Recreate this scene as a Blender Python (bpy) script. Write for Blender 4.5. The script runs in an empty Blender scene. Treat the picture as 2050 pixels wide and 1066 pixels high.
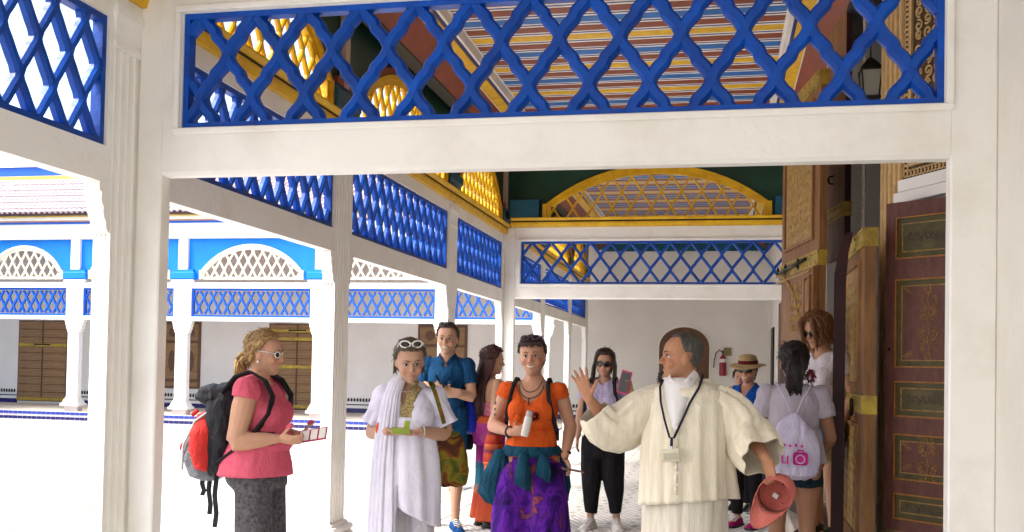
import bpy, bmesh, math, random
import numpy as np
from mathutils import Vector, Matrix, noise
random.seed(7)
S = bpy.context.scene
COL = S.collection
# ------------------------------------------------------------------ camera
cam = bpy.data.cameras.new('camera'); camo = bpy.data.objects.new('camera', cam); COL.objects.link(camo)
M3 = [[0.9786, 0.2049, 0.0192], [0.0138, 0.0279, -0.9995], [-0.2054, 0.9784, 0.0245]]
rt, dn, fw = [Vector(r).normalized() for r in M3]
camo.matrix_world = Matrix(((rt.x, -dn.x, -fw.x, 0), (rt.y, -dn.y, -fw.y, 0), (rt.z, -dn.z, -fw.z, 1.5), (0, 0, 0, 1)))
cam.sensor_width = 36; cam.lens = 36*1990.78/2050; cam.shift_y = (679.83-533)/2050
cam.clip_start = .05; cam.clip_end = 3000
S.camera = camo
# ------------------------------------------------------------------ light
SUN_EL, SUN_AZ = math.radians(50), math.radians(-62)   # azimuth of the sun seen from above, measured from -Y towards -X
w = bpy.data.worlds.new('World'); S.world = w; w.use_nodes = True
nt = w.node_tree; nt.nodes.clear()
sky = nt.nodes.new('ShaderNodeTexSky'); sky.sky_type = 'NISHITA'; sky.sun_disc = False
sky.sun_elevation = SUN_EL; sky.air_density = 1.0; sky.dust_density = 4.0; sky.ozone_density = .6
bg = nt.nodes.new('ShaderNodeBackground'); bg.inputs[1].default_value = .15
wo = nt.nodes.new('ShaderNodeOutputWorld')
nt.links.new(sky.outputs[0], bg.inputs[0]); nt.links.new(bg.outputs[0], wo.inputs[0])
to_sun = Vector((math.sin(SUN_AZ)*math.cos(SUN_EL), -math.cos(SUN_AZ)*math.cos(SUN_EL), math.sin(SUN_EL)))
sky.sun_rotation = math.atan2(to_sun.x, to_sun.y)
sl = bpy.data.lights.new('sun', 'SUN'); sl.energy = 1.5; sl.angle = math.radians(14); sl.color = (1, .97, .92)
so = bpy.data.objects.new('sun', sl); COL.objects.link(so)
so.rotation_euler = to_sun.to_track_quat('Z', 'Y').to_euler(); so.location = (0, 0, 30)
S.view_settings.view_transform = 'Standard'; S.view_settings.look = 'None'
S.view_settings.exposure = 1.92; S.view_settings.gamma = 1.0
S.render.engine = 'CYCLES'
S.cycles.max_bounces = 12; S.cycles.diffuse_bounces = 10

# ------------------------------------------------------------------ materials
MATS = {}
def mat(name, col, rough=.6, var=.12, vscale=6, bump=.0, bscale=60, spec=.3, metal=0, stretch=(1, 1, 1), col2=None, detail=5, coat=0, subs=0):
    """procedural: colour mottled by noise between col and col2 (or darker col), fine relief by bump noise"""
    if name in MATS: return MATS[name]
    m = bpy.data.materials.new(name); m.use_nodes = True; N = m.node_tree.nodes; L = m.node_tree.links
    b = N['Principled BSDF']; b.inputs['Roughness'].default_value = rough; b.inputs['Metallic'].default_value = metal
    b.inputs['Specular IOR Level'].default_value = spec; b.inputs['Coat Weight'].default_value = coat
    if subs: b.inputs['Subsurface Weight'].default_value = subs; b.inputs['Subsurface Radius'].default_value = (.02, .008, .004); b.inputs['Subsurface Scale'].default_value = .5
    tc = N.new('ShaderNodeTexCoord'); mp = N.new('ShaderNodeMapping'); mp.inputs['Scale'].default_value = stretch
    L.new(tc.outputs['Object'], mp.inputs[0])
    n = N.new('ShaderNodeTexNoise'); n.inputs['Scale'].default_value = vscale; n.inputs['Detail'].default_value = detail; n.inputs['Roughness'].default_value = .62
    L.new(mp.outputs[0], n.inputs['Vector'])
    r = N.new('ShaderNodeValToRGB'); r.color_ramp.elements[0].position = .32; r.color_ramp.elements[1].position = .68
    c2 = col2 if col2 else tuple(c*(1-var*2) for c in col)
    r.color_ramp.elements[0].color = (*c2, 1); r.color_ramp.elements[1].color = (*col, 1)
    L.new(n.outputs['Fac'], r.inputs[0]); L.new(r.outputs[0], b.inputs['Base Color'])
    if bump:
        n2 = N.new('ShaderNodeTexNoise'); n2.inputs['Scale'].default_value = bscale; n2.inputs['Detail'].default_value = 4
        L.new(mp.outputs[0], n2.inputs['Vector'])
        bp = N.new('ShaderNodeBump'); bp.inputs['Strength'].default_value = bump; bp.inputs['Distance'].default_value = .01
        L.new(n2.outputs['Fac'], bp.inputs['Height']); L.new(bp.outputs[0], b.inputs['Normal'])
    MATS[name] = m
    return m
WHITE = mat('white_paint', (.82, .81, .775), .5, .05, 1.9, .35, 26, .3, col2=(.70, .67, .61), detail=10)
_r = [n for n in WHITE.node_tree.nodes if n.type == 'VALTORGB'][0]; _r.color_ramp.elements[0].position = .20; _r.color_ramp.elements[1].position = .50
WALL = mat('white_plaster_wall', (.78, .765, .72), .75, .05, 1.1, .3, 22, .2, col2=(.68, .655, .60), detail=9)
FWALL = mat('far_plaster_wall', (.80, .785, .75), .8, .04, .9, .25, 20, .2, col2=(.71, .69, .645), detail=9)
BLUE = mat('cobalt_paint', (.001, .075, .44), .42, .14, 7, .3, 40, .25, col2=(.004, .045, .28), detail=9)
_N = BLUE.node_tree.nodes; _L = BLUE.node_tree.links; _b = _N['Principled BSDF']; _oi = _N.new('ShaderNodeObjectInfo'); _mr = _N.new('ShaderNodeMapRange'); _mr.inputs[3].default_value = .80; _mr.inputs[4].default_value = 1.15
_hs = _N.new('ShaderNodeHueSaturation'); _L.new(_oi.outputs['Random'], _mr.inputs[0]); _L.new(_mr.outputs[0], _hs.inputs['Value']); _L.new(_b.inputs['Base Color'].links[0].from_socket, _hs.inputs['Color']); _L.new(_hs.outputs[0], _b.inputs['Base Color'])
FBLUE = mat('azure_paint', (.0, .22, .80), .5, .08, 2, .1, 30, .3)
FBLUE2 = mat('far_cobalt_paint', (.004, .10, .56), .45, .1, 2, .1, 30, .3)
YEL = mat('ochre_yellow_paint', (.76, .47, .012), .42, .12, 7, .3, 40, .3, col2=(.56, .30, .01), detail=9)
YELD = mat('dark_line_paint', (.012, .012, .01), .5)
CREAM = mat('cream_paint', (.82, .77, .60), .55, .05, 3)
TEAL = mat('teal_paint', (.008, .10, .17), .4, .2, 3, .1, 30, .3)
GREEN = mat('dark_green_paint', (.014, .062, .036), .45, .25, 2, .1, 30, .3)
BROWN = mat('maroon_brown_paint', (.25, .05, .018), .45, .15, 4, .1, 30, .35)
JBLUE = mat('joist_blue_paint', (.015, .15, .48), .45, .15, 5, .1, 30, .3)
JWHITE = mat('joist_white_paint', (.78, .74, .70), .5, .06, 4)
JNAVY = mat('joist_navy_line', (.012, .03, .20), .5, .1, 4)
PALE = mat('pale_tan_paint', (.55, .40, .30), .5, .08, 4)
STONE = mat('pale_stone', (.55, .50, .42), .6, .12, 3, .2, 40)
WOOD = mat('old_carved_wood', (.30, .145, .048), .5, .2, 5, .5, 40, .3, stretch=(4, 4, .6), col2=(.13, .055, .020), detail=9)
GOLDW = mat('gilded_carved_wood', (.46, .29, .065), .5, .2, 26, .9, 55, .4, col2=(.17, .085, .028))
BRASS = mat('brass', (.52, .37, .045), .42, .15, 9, .5, 50, .4, .35, col2=(.25, .165, .035), detail=9)
PURP = mat('purple_brown_paint', (.165, .062, .048), .5, .15, 7, .5, 40, .3, col2=(.09, .032, .026), detail=9, stretch=(3, 3, 1))
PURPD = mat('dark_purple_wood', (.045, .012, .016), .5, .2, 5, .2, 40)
OLIVE = mat('olive_paint', (.105, .088, .030), .5, .15, 9, .4, 40, .3, col2=(.055, .045, .018), detail=8)
ORNG = mat('orange_line_paint', (.42, .17, .035), .5, .2, 20)
GOLDP = mat('worn_gold_paint', (.46, .26, .07), .5, .3, 30)
PLASTER = mat('carved_plaster', (.62, .44, .22), .8, .12, 12, .3, 60, .2, col2=(.50, .33, .15))
PLASTD = mat('plaster_recess', (.10, .062, .030), .85, .2, 20)
IRON = mat('dark_iron', (.02, .018, .016), .45, .2, 20, 0, 60, .5, .7)
FWOOD = mat('far_brown_wood', (.31, .19, .095), .6, .15, 4, .25, 30, .25, stretch=(.5, 2, 6), col2=(.20, .115, .058))
FWOODD = mat('far_dark_wood', (.15, .078, .045), .6, .15, 5, .3, 40)
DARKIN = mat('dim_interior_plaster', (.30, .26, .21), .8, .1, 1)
TILEN = mat('navy_tile', (.012, .012, .16), .25, .25, 9, 0, 60, .5, col2=(.004, .004, .05))
TILEB = mat('blue_tile', (.03, .07, .42), .25, .25, 9, 0, 60, .5, col2=(.015, .03, .2))
TILEW = mat('white_tile', (.78, .76, .72), .35, .08, 5, 0, 60, .45)
TILEG = mat('grey_grout_tile', (.46, .455, .43), .5, .12, 3, .1, 60, .4)
TILEP = mat('pinkish_white_tile', (.66, .58, .58), .4, .1, 6)
ROOFT = mat('pale_glazed_roof_tile', (.70, .61, .60), .5, .18, 4, .2, 40, .3, col2=(.40, .29, .30), detail=8)
ROOFD = mat('roof_gap_shade', (.09, .05, .055), .7, .2, 5)  # dark deck colour paints shade into the gaps between the tiles
BLACKT = mat('black_tile', (.015, .014, .013), .4, .2, 10)
GLASS = mat('lamp_glass', (.30, .32, .30), .1, .05, 5)

# ------------------------------------------------------------------ mesh helpers
class MB:
    def __init__(s): s.v = []; s.f = []; s.mi = []; s.cur = 0
    def add(s, vs, fs):
        o = len(s.v); s.v += [tuple(map(float, p)) for p in vs]; s.f += [tuple(i+o for i in f) for f in fs]; s.mi += [s.cur]*len(fs); return s
    def box(s, x0, x1, y0, y1, z0, z1, bev=0):
        if bev <= 0:
            return s.add([(x0, y0, z0), (x1, y0, z0), (x1, y1, z0), (x0, y1, z0), (x0, y0, z1), (x1, y0, z1), (x1, y1, z1), (x0, y1, z1)],
                  [(0, 3, 2, 1), (4, 5, 6, 7), (0, 1, 5, 4), (1, 2, 6, 5), (2, 3, 7, 6), (3, 0, 4, 7)])
        bm = bmesh.new(); bmesh.ops.create_cube(bm, size=1)
        bmesh.ops.scale(bm, vec=(x1-x0, y1-y0, z1-z0), verts=bm.verts); bmesh.ops.translate(bm, vec=((x0+x1)/2, (y0+y1)/2, (z0+z1)/2), verts=bm.verts)
        bmesh.ops.bevel(bm, geom=bm.edges[:], offset=bev, segments=1, affect='EDGES')
        bm.verts.index_update(); s.add([v.co for v in bm.verts], [[v.index for v in f.verts] for f in bm.faces]); bm.free(); return s
    def prism(s, poly, a0, a1, fn):
        """poly (p,q) ccw list extruded from a0 to a1; fn(p,q,a)->xyz"""
        n = len(poly)
        vs = [fn(p, q, a0) for p, q in poly]+[fn(p, q, a1) for p, q in poly]
        fs = [tuple(range(n-1, -1, -1)), tuple(range(n, 2*n))]+[(i, (i+1) % n, n+(i+1) % n, n+i) for i in range(n)]
        return s.add(vs, fs)
    def ring_loft(s, rings, cap=True, close=True):
        n = len(rings[0]); vs = [p for r in rings for p in r]; fs = []
        for k in range(len(rings)-1):
            for i in range(n if close else n-1):
                j = (i+1) % n; fs.append((k*n+i, k*n+j, (k+1)*n+j, (k+1)*n+i))
        if cap: fs.append(tuple(range(n-1, -1, -1))); fs.append(tuple(range((len(rings)-1)*n, len(rings)*n)))
        return s.add(vs, fs)
    def tube(s, pts, rad, n=8, cap=True, flat=1.0, up=None):
        pts = [Vector(p) for p in pts]
        if not hasattr(rad, '__len__'): rad = [rad]*len(pts)
        rings = []; ref = Vector(up) if up is not None else None
        for i, p in enumerate(pts):
            t = (pts[min(i+1, len(pts)-1)]-pts[max(i-1, 0)]).normalized()
            if ref is None: ref = Vector((0, 0, 1)) if abs(t.z) < .9 else Vector((1, 0, 0))
            a = (ref-t*ref.dot(t))
            if a.length < 1e-4: a = Vector((1, .3, 0)); a = a-t*a.dot(t)
            a.normalize(); b = t.cross(a); ref = a if up is None else ref
            rings.append([p+a*(math.cos(2*math.pi*k/n)*rad[i])*flat+b*(math.sin(2*math.pi*k/n)*rad[i]) for k in range(n)])
        return s.ring_loft(rings, cap)
    def ell(s, c, r, rot=None, nu=14, nv=9):
        c = Vector(c); rings = []
        for j in range(1, nv):
            ph = math.pi*j/nv-math.pi/2
            ring = []
            for i in range(nu):
                th = 2*math.pi*i/nu; p = Vector((r[0]*math.cos(ph)*math.cos(th), r[1]*math.cos(ph)*math.sin(th), r[2]*math.sin(ph)))
                ring.append(c+(rot @ p if rot else p))
            rings.append(ring)
        o = len(s.v); s.ring_loft(rings, cap=False)
        bot = c+(rot @ Vector((0, 0, -r[2])) if rot else Vector((0, 0, -r[2]))); top = c+(rot @ Vector((0, 0, r[2])) if rot else Vector((0, 0, r[2])))
        s.v += [tuple(bot), tuple(top)]; b, t = len(s.v)-2, len(s.v)-1; last = o+(nv-2)*nu
        for i in range(nu):
            s.f.append((b, o+(i+1) % nu, o+i)); s.f.append((t, last+i, last+(i+1) % nu)); s.mi += [s.cur]*2
        return s
    def xf(s, m): s.v = [tuple(m @ Vector(p)) for p in s.v]; return s
    def mesh(s, name, mats):
        me = bpy.data.meshes.new(name); me.from_pydata(s.v, [], s.f)
        for m in (mats if isinstance(mats, (list, tuple)) else [mats]): me.materials.append(m)
        me.polygons.foreach_set('material_index', s.mi)
        return me
    def build(s, name, m, parent=None, smooth=False, kind=None, angle=None):
        me = s.mesh(name, m)
        if smooth:
            me.polygons.foreach_set('use_smooth', [True]*len(me.polygons))
            if angle: me.set_sharp_from_angle(angle=math.radians(angle))
        me.update()
        return link(name, me, parent, kind)
def link(name, me, parent=None, kind=None):
    o = bpy.data.objects.new(name, me); COL.objects.link(o)
    if parent: o.parent = parent
    if kind: o['kind'] = kind
    return o
def tag(o, label, cat, group=None):
    o['label'] = label; o['category'] = cat
    if group: o['group'] = group
    return o
def empty(name, loc=(0, 0, 0), label=None, cat=None, group=None, rz=0):
    o = bpy.data.objects.new(name, None); COL.objects.link(o); o.location = loc; o.rotation_euler.z = rz; o.empty_display_size = .1
    if label: tag(o, label, cat, group)
    return o
def box(name, m, x0, x1, y0, y1, z0, z1, parent=None, bev=0, kind=None): return MB().box(x0, x1, y0, y1, z0, z1, bev).build(name, m, parent, kind=kind)

# ------------------------------------------------------------------ lattice
_t = np.linspace(0, 1, 41)
_s = 1-.60*np.cos(2*np.pi*_t)-1.55*np.exp(-((_t-.5)/.075)**2)
_g = np.concatenate([[0], np.cumsum((_s[1:]+_s[:-1])/2)]); _g /= _g[-1]
def bar_paths(inside, u0, u1, v0, v1, pu, pv, ph, nseg, wob=1.0):
    """scalloped diagonal bars; returns list of (family, [(u,v)...])"""
    out = []; H = v1-v0; nrow = int(math.ceil(H/pv))+2
    for fam in (1, -1):
        k0 = int(math.floor((u0-u1-H*pu/pv)/(2*pu)))-2; k1 = -k0+4
        for k in range(k0, k1):
            pts = []; 
            for r in range(-1, nrow):
                for q in range(nseg):
                    t = q/nseg; g = wob*np.interp(t, _t, _g)+(1-wob)*t
                    u = ph+2*pu*k+fam*pu*(r+g); v = v0+pv*(r+t)
                    pts.append((u, v))
            run = []
            for p in pts:
                if inside(*p): run.append(p)
                else:
                    if len(run) > 1: out.append((fam, run))
                    run = []
            if len(run) > 1: out.append((fam, run))
    return out
def bar_mesh(mb, path, wd, dp, fn, off=0.0, simple=False):
    prof = [(-.5, -.5), (.5, -.5), (.5, .12), (.27, .5), (-.27, .5), (-.5, .12)] if not simple else [(-.5, -.5), (.5, -.5), (.5, .5), (-.5, .5)]
    rings = []
    for i, p in enumerate(path):
        a = path[max(i-1, 0)]; b = path[min(i+1, len(path)-1)]
        du, dv = b[0]-a[0], b[1]-a[1]; l = math.hypot(du, dv); nu, nv = dv/l, -du/l
        rings.append([fn(p[0]+nu*wd*c, p[1]+nv*wd*c, d*dp+off) for c, d in prof])
    mb.ring_loft(rings)
def lattice(parent, inside, rng, pu, pv, ph, wd, dp, fn, m, nseg=6, joined=False, simple=False, wob=1.0, name='lattice_bar'):
    mbj = MB()
    for fam, path in bar_paths(inside, *rng, pu, pv, ph, nseg, wob):
        mb = mbj if joined else MB()
        du = random.uniform(-.004, .004) if not joined else 0
        bar_mesh(mb, [(u+du, v) for u, v in path], wd*(random.uniform(.92, 1.06) if not joined else 1), dp, fn, (.0008 if fam > 0 else -.0008), simple)
        if not joined: mb.build(name, m, parent)
    if joined: mbj.build('lattice_bars', m, parent, kind='stuff')
def rect_in(u0, u1, v0, v1): return lambda u, v: u0 <= u <= u1 and v0 <= v <= v1
def frame_rect(u0, u1, v0, v1, w, d0, d1, fn, mb):
    """rectangular ring, four butted strips"""
    for a, b, c, d in ((u0, u1, v0, v0+w), (u0, u1, v1-w, v1), (u0, u0+w, v0+w, v1-w), (u1-w, u1, v0+w, v1-w)):
        mb.prism([(a, c), (b, c), (b, d), (a, d)], d0, d1, lambda p, q, r: fn(p, q, r))
    return mb

# ------------------------------------------------------------------ ground and floors
CTILE = mat('courtyard_tiles', (.52, .515, .50), .5, .05, 1.2, .1, 30, .3)
N_ = CTILE.node_tree.nodes; L_ = CTILE.node_tree.links; b_ = N_['Principled BSDF']
mp_ = N_.new('ShaderNodeMapping'); mp_.inputs['Rotation'].default_value = (0, 0, math.pi/4); tc_ = N_.new('ShaderNodeTexCoord'); L_.new(tc_.outputs['Object'], mp_.inputs[0])
br = N_.new('ShaderNodeTexBrick'); br.offset = 0; br.inputs['Scale'].default_value = 1; br.inputs['Brick Width'].default_value = .4; br.inputs['Row Height'].default_value = .4; br.inputs['Mortar Size'].default_value = .008
br.inputs['Color1'].default_value = (1, 1, 1, 1); br.inputs['Color2'].default_value = (.86, .86, .85, 1); br.inputs['Mortar'].default_value = (.42, .40, .38, 1); L_.new(mp_.outputs[0], br.inputs['Vector'])
mx_ = N_.new('ShaderNodeMix'); mx_.data_type = 'RGBA'; mx_.blend_type = 'MULTIPLY'; mx_.inputs[0].default_value = 1
L_.new(b_.inputs['Base Color'].links[0].from_socket, mx_.inputs[6]); L_.new(br.outputs[0], mx_.inputs[7]); L_.new(mx_.outputs[2], b_.inputs['Base Color'])
ground = box('courtyard_ground', CTILE, -400, 400, -400, 400, -.6, -.10, kind='structure')
def tile_field(name, m, parent, fx, x0, x1, y0, y1, z, kind='stuff'): pass
gf = box('gallery_floor', TILEG, -3.42, 1.3, -9, 25.4, -.4, 0, kind='structure')
# lozenge tiles of the gallery floor, each with its own edges, joints recessed
mb = MB(); px, py = .072, .072
for i in range(int((1.2+2.55)/px)+1):
    for j in range(int((25.2-5.0)/py)+1):
        x = -2.52+i*px+(px/2 if j % 2 else 0); y = 5.0+j*py*.5*2 if False else 5.0+j*py
        if x > 1.12: continue
        a = px*.43; b = py*.80; z = .004+random.random()*.0012
        if (i*7+j*3) % 9 == 0: continue
        mb.add([(x-a, y, .001), (x, y-b*.55, .001), (x+a, y, .001), (x, y+b*.55, .001), (x-a+.004, y, z), (x, y-b*.55+.004, z), (x+a-.004, y, z), (x, y+b*.55-.004, z)],
               [(4, 5, 6, 7), (0, 1, 5, 4), (1, 2, 6, 5), (2, 3, 7, 6), (3, 0, 4, 7)])
mb.build('lozenge_tiles', TILEW, gf, kind='stuff')
mb = MB()      # net tiles of the strip between the columns and the courtyard
for i in range(46):
    for j in range(80):
        x = -3.40+i*.066+(.033 if j % 2 else 0); y = 5.2+j*.052
        if x > -2.95: continue
        a, b = .026, .038
        mb.add([(x-a, y, .001), (x, y-b, .001), (x+a, y, .001), (x, y+b, .001), (x-a+.003, y, .005), (x, y-b+.003, .005), (x+a-.003, y, .005), (x, y+b-.003, .005)],
               [(4, 5, 6, 7), (0, 1, 5, 4), (1, 2, 6, 5), (2, 3, 7, 6), (3, 0, 4, 7)])
mb.build('net_tiles', TILEW, gf, kind='stuff')
k = 0
slab_me = MB().box(-.1625, .1625, -.245, .245, 0, .006, .002).mesh('border_tile', TILEW)
for j in range(26):                                        # white border slabs running along the gallery
    o = link('border_tile', slab_me, gf); o.location = (-2.74, 5.3+j*.5, .0005)
for j in range(8):
    for s in (0, 1):
        pass
net_bed = box('net_bed', TILEG, -4.9, -3.47, 5.4, 9.15, -.12, -.096, ground)
mb = MB()
for i in range(22):
    for j in range(72):
        x = -4.86+i*.066+(.033 if j % 2 else 0); y = 5.45+j*.052
        if x > -3.5: continue
        a, b = .026, .038
        mb.add([(x-a, y, -.096), (x, y-b, -.096), (x+a, y, -.096), (x, y+b, -.096), (x-a+.003, y, -.091), (x, y-b+.003, -.091), (x+a-.003, y, -.091), (x, y+b-.003, -.091)],
               [(4, 5, 6, 7), (0, 1, 5, 4), (1, 2, 6, 5), (2, 3, 7, 6), (3, 0, 4, 7)])
mb.build('net_tiles', TILEW, ground, kind='stuff')
slab2 = MB().box(-.235, .235, -.235, .235, 0, .006, .002).mesh('slab_tile', TILEW)
for j in range(24):
    o = link('slab_tile', slab2, gf); o.location = (-3.165, 9.62+j*.49, .0005)
mb = MB()      # courtyard: large diagonal slabs close to the gallery
dm = MB().box(-.19, .19, -.19, .19, 0, .006, .003).mesh('courtyard_slab', TILEW)
n = 0
for i in range(-3, 9):
    for j in range(0, 24):
        x = -3.80-i*.285; y = 8.2+j*.285
        if (i+j) % 2 or x > -3.70: continue
        o = link('courtyard_slab', dm, ground); o.location = (x, y, -.0995); o.rotation_euler.z = math.pi/4
# gallery kerb towards the courtyard: white stone edge with a row of blue tiles
kerb = tag(box('gallery_kerb', STONE, -3.46, -3.42, 1.2, 21.6, -.4, -.002), 'low pale kerb along the courtyard edge of the near gallery', 'kerb')
tm = MB().box(-.012, .0, -.055, .055, -.03, .03, .003).mesh('tile', TILEN)
for j in range(100):
    o = link('tile', tm, kerb); o.location = (-3.46, 5.2+j*.125, -.045)

# ------------------------------------------------------------------ left arcade (plane X = AX faces the gallery)
AX = -3.13
PY = [1.55, 4.80, 7.90, 11.40, 14.35, 17.6, 20.9, 23.6]     # post centres
PW = .16                                                     # half width along Y
ZB, ZL0, ZL1 = 2.40, 2.59, 3.27                             # beam bottom, lattice bottom and top
def fluted_section(x0, x1, y0, y1, nx, ny, r):
    """ccw polygon with grooves on the +X, -Y and +Y faces"""
    P = []
    def face(a, b, n):
        L = math.hypot(b[0]-a[0], b[1]-a[1]); dx, dy = (b[0]-a[0])/L, (b[1]-a[1])/L; nx_, ny_ = -dy, dx  # inward normal for ccw
        P.append(a); pitch = (L-.02)/n; rr = min(r, pitch*.40)
        for k in range(n):
            c = .01+pitch*(k+.5)
            for q in range(6):
                th = math.pi*q/5
                s_, d_ = c-rr*math.cos(th), rr*.8*math.sin(th)
                P.append((a[0]+dx*s_+nx_*d_, a[1]+dy*s_+ny_*d_))
    face((x0, y0), (x1, y0), nx); face((x1, y0), (x1, y1), ny); face((x1, y1), (x0, y1), nx); P.append((x0, y1))
    return P
def rect_ring(x0, x1, y0, y1, z): return [(x0, y0, z), (x1, y0, z), (x1, y1, z), (x0, y1, z)]
def moulded(mb, x0, x1, y0, y1, prof):
    mb.ring_loft([rect_ring(x0-e, x1+e, y0-e, y1+e, z) for e, z in prof])
CORB = [(0, 0), (.095, 0), (.095, -.045), (.075, -.055), (.080, -.085), (.072, -.11), (.058, -.125), (.060, -.155), (.050, -.185), (.034, -.20), (.034, -.225), (.020, -.25), (0, -.26)]
ORD = ['at the left edge of the picture', 'nearest, beside the left post of the front screen', 'beside the pink shirted woman with the phone', 'behind the man in the blue polo shirt', 'in the corner of the rear cross screen', 'first beyond the rear cross screen', 'second beyond the rear cross screen', 'last one, next to the end wall']
def post(i):
    y = PY[i]; t = empty('fluted_column', (AX-.05, y, 0), 'white fluted wooden column '+ORD[i], 'column', 'columns of the near arcade')
    sec = fluted_section(-.05, .05, -PW, PW, 3, 5, .022)
    MB().prism(sec, .12, 3.12, lambda p, q, a: (p, q, a)).build('shaft', WHITE, t)
    mb = MB(); moulded(mb, -.05, .05, -PW, PW, [(.06, 0), (.06, .05), (.045, .055), (.06, .075), (.062, .095), (.05, .115), (.03, .12), (.02, .14), (.004, .15)]); mb.build('base', WHITE, t)
    mb = MB(); moulded(mb, -.045, .045, -PW+.005, PW-.005, [(.0, 3.121), (.012, 3.125), (.012, 3.16), (.002, 3.165), (.016, 3.26), (.03, 3.30), (.03, 3.34), (.016, 3.345), (.016, 3.40)]); mb.build('capital', WHITE, t)
    for s in (-1, 1):
        MB().prism([(s*(PW+a), ZB-.001+b) for a, b in CORB][::s], -.046, .046, lambda p, q, a: (a, p, q)).build('corbel', WHITE, t)
    if i > 0:
        mb = MB(); moulded(mb, -.035, .035, -.22, .22, [(.0, 3.545), (.03, 3.56), (.03, 3.62), (.05, 3.66), (.05, 3.74), (.02, 3.76), (.0, 3.80)]); mb.build('teal_block', TEAL, t)
        box('upper_pilaster', PALE, .0, .055, -.05, .05, 3.80, 4.52, t)
        box('red_block', BROWN, -.03, .045, -.19, .19, 3.80, 3.86, t)
    return t
for i in range(len(PY)): post(i)
def fA(u, v, d): return (AX-.05+d, u, v)
BORD = ['at the top left corner of the picture', 'behind the head of the pink shirted woman', 'above the white clad woman', 'just before the rear cross screen', 'first beyond the rear cross screen', 'second beyond the rear cross screen', 'last one before the end wall']
for i in range(len(PY)-1):
    y0, y1 = PY[i]+PW, PY[i+1]-PW
    t = empty('lattice_screen', (0, 0, 0), 'white beam with cobalt blue lattice panel '+BORD[i], 'screen', 'lattice screens of the near arcade')
    box('beam', WHITE, AX-.095, AX-.005, y0, y1, ZB, ZL0, t)
    box('top_rail', WHITE, AX-.095, AX-.005, y0, y1, ZL1, 3.40, t)
    box('stile', WHITE, AX-.095, AX-.005, y0, y0+.05, ZL0, ZL1, t); box('stile', WHITE, AX-.095, AX-.005, y1-.05, y1, ZL0, ZL1, t)
    a, b = y0+.05, y1-.05
    frame_rect(a, b, ZL0, ZL1, .035, -.03, .03, fA, MB()).build('blue_frame', BLUE, t)
    lattice(t, rect_in(a+.02, b-.02, ZL0+.02, ZL1-.02), (a, b, ZL0, ZL1), .115, .205, a+.03, .046, .05, fA, BLUE, nseg=6 if i < 4 else 3, joined=i > 3)
    # cornice: yellow mouldings with a dark line
    c = empty('cornice', (0, 0, 0), 'yellow cornice with dark line above the blue lattice '+BORD[i], 'cornice', 'yellow cornices of the near arcade')
    ya, yb = PY[i], PY[i+1]-.002
    mb = MB(); mb.prism([(-.10, 3.402), (.035, 3.402), (.05, 3.45), (.05, 3.475), (-.10, 3.475)], ya, yb, lambda p, q, r: (AX+p, r, q)); mb.build('lower_moulding', YEL, c)
    box('dark_line', YELD, AX-.10, AX+.045, ya, yb, 3.477, 3.497, c)
    mb = MB(); mb.prism([(-.10, 3.499), (.06, 3.499), (.085, 3.53), (.085, 3.543), (-.10, 3.543)], ya, yb, lambda p, q, r: (AX+p, r, q)); mb.build('upper_moulding', YEL, c)
# arched yellow lattices over each bay
def arch_outline(w, hs, ht, n=20, e=0.0):
    """shouldered segmental arch: base at 0, half width w, shoulder height hs, top ht; e grows it"""
    P = [(w+e, 0), (w+e, hs+e*.6)]
    ww = w-.05+e; rise = ht+e-(hs+e*.3); R = (ww*ww+rise*rise)/(2*rise); cz = ht+e-R; th = math.asin(min(1, ww/R))
    for k in range(n+1):
        a = th-2*th*k/n; P.append((R*math.sin(a), cz+R*math.cos(a)))
    P += [(-w-e, hs+e*.6), (-w-e, 0)]
    return P
def pip(P):
    def f(u, v):
        ins = False; j = len(P)-1
        for i in range(len(P)):
            if (P[i][1] > v) != (P[j][1] > v) and u < (P[j][0]-P[i][0])*(v-P[i][1])/(P[j][1]-P[i][1])+P[i][0]: ins = not ins
            j = i
        return ins
    return f
def arch_ring(mb, Po, Pi, d0, d1, fn):
    n = len(Po)
    for i in range(n-1):
        q = [Po[i], Po[i+1], Pi[i+1], Pi[i]]
        vs = [fn(*p, d0) for p in q]+[fn(*p, d1) for p in q]
        mb.add(vs, [(3, 2, 1, 0), (4, 5, 6, 7), (0, 1, 5, 4), (2, 3, 7, 6)])
        if i == 0: mb.add(vs, [(3, 0, 4, 7)])
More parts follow.
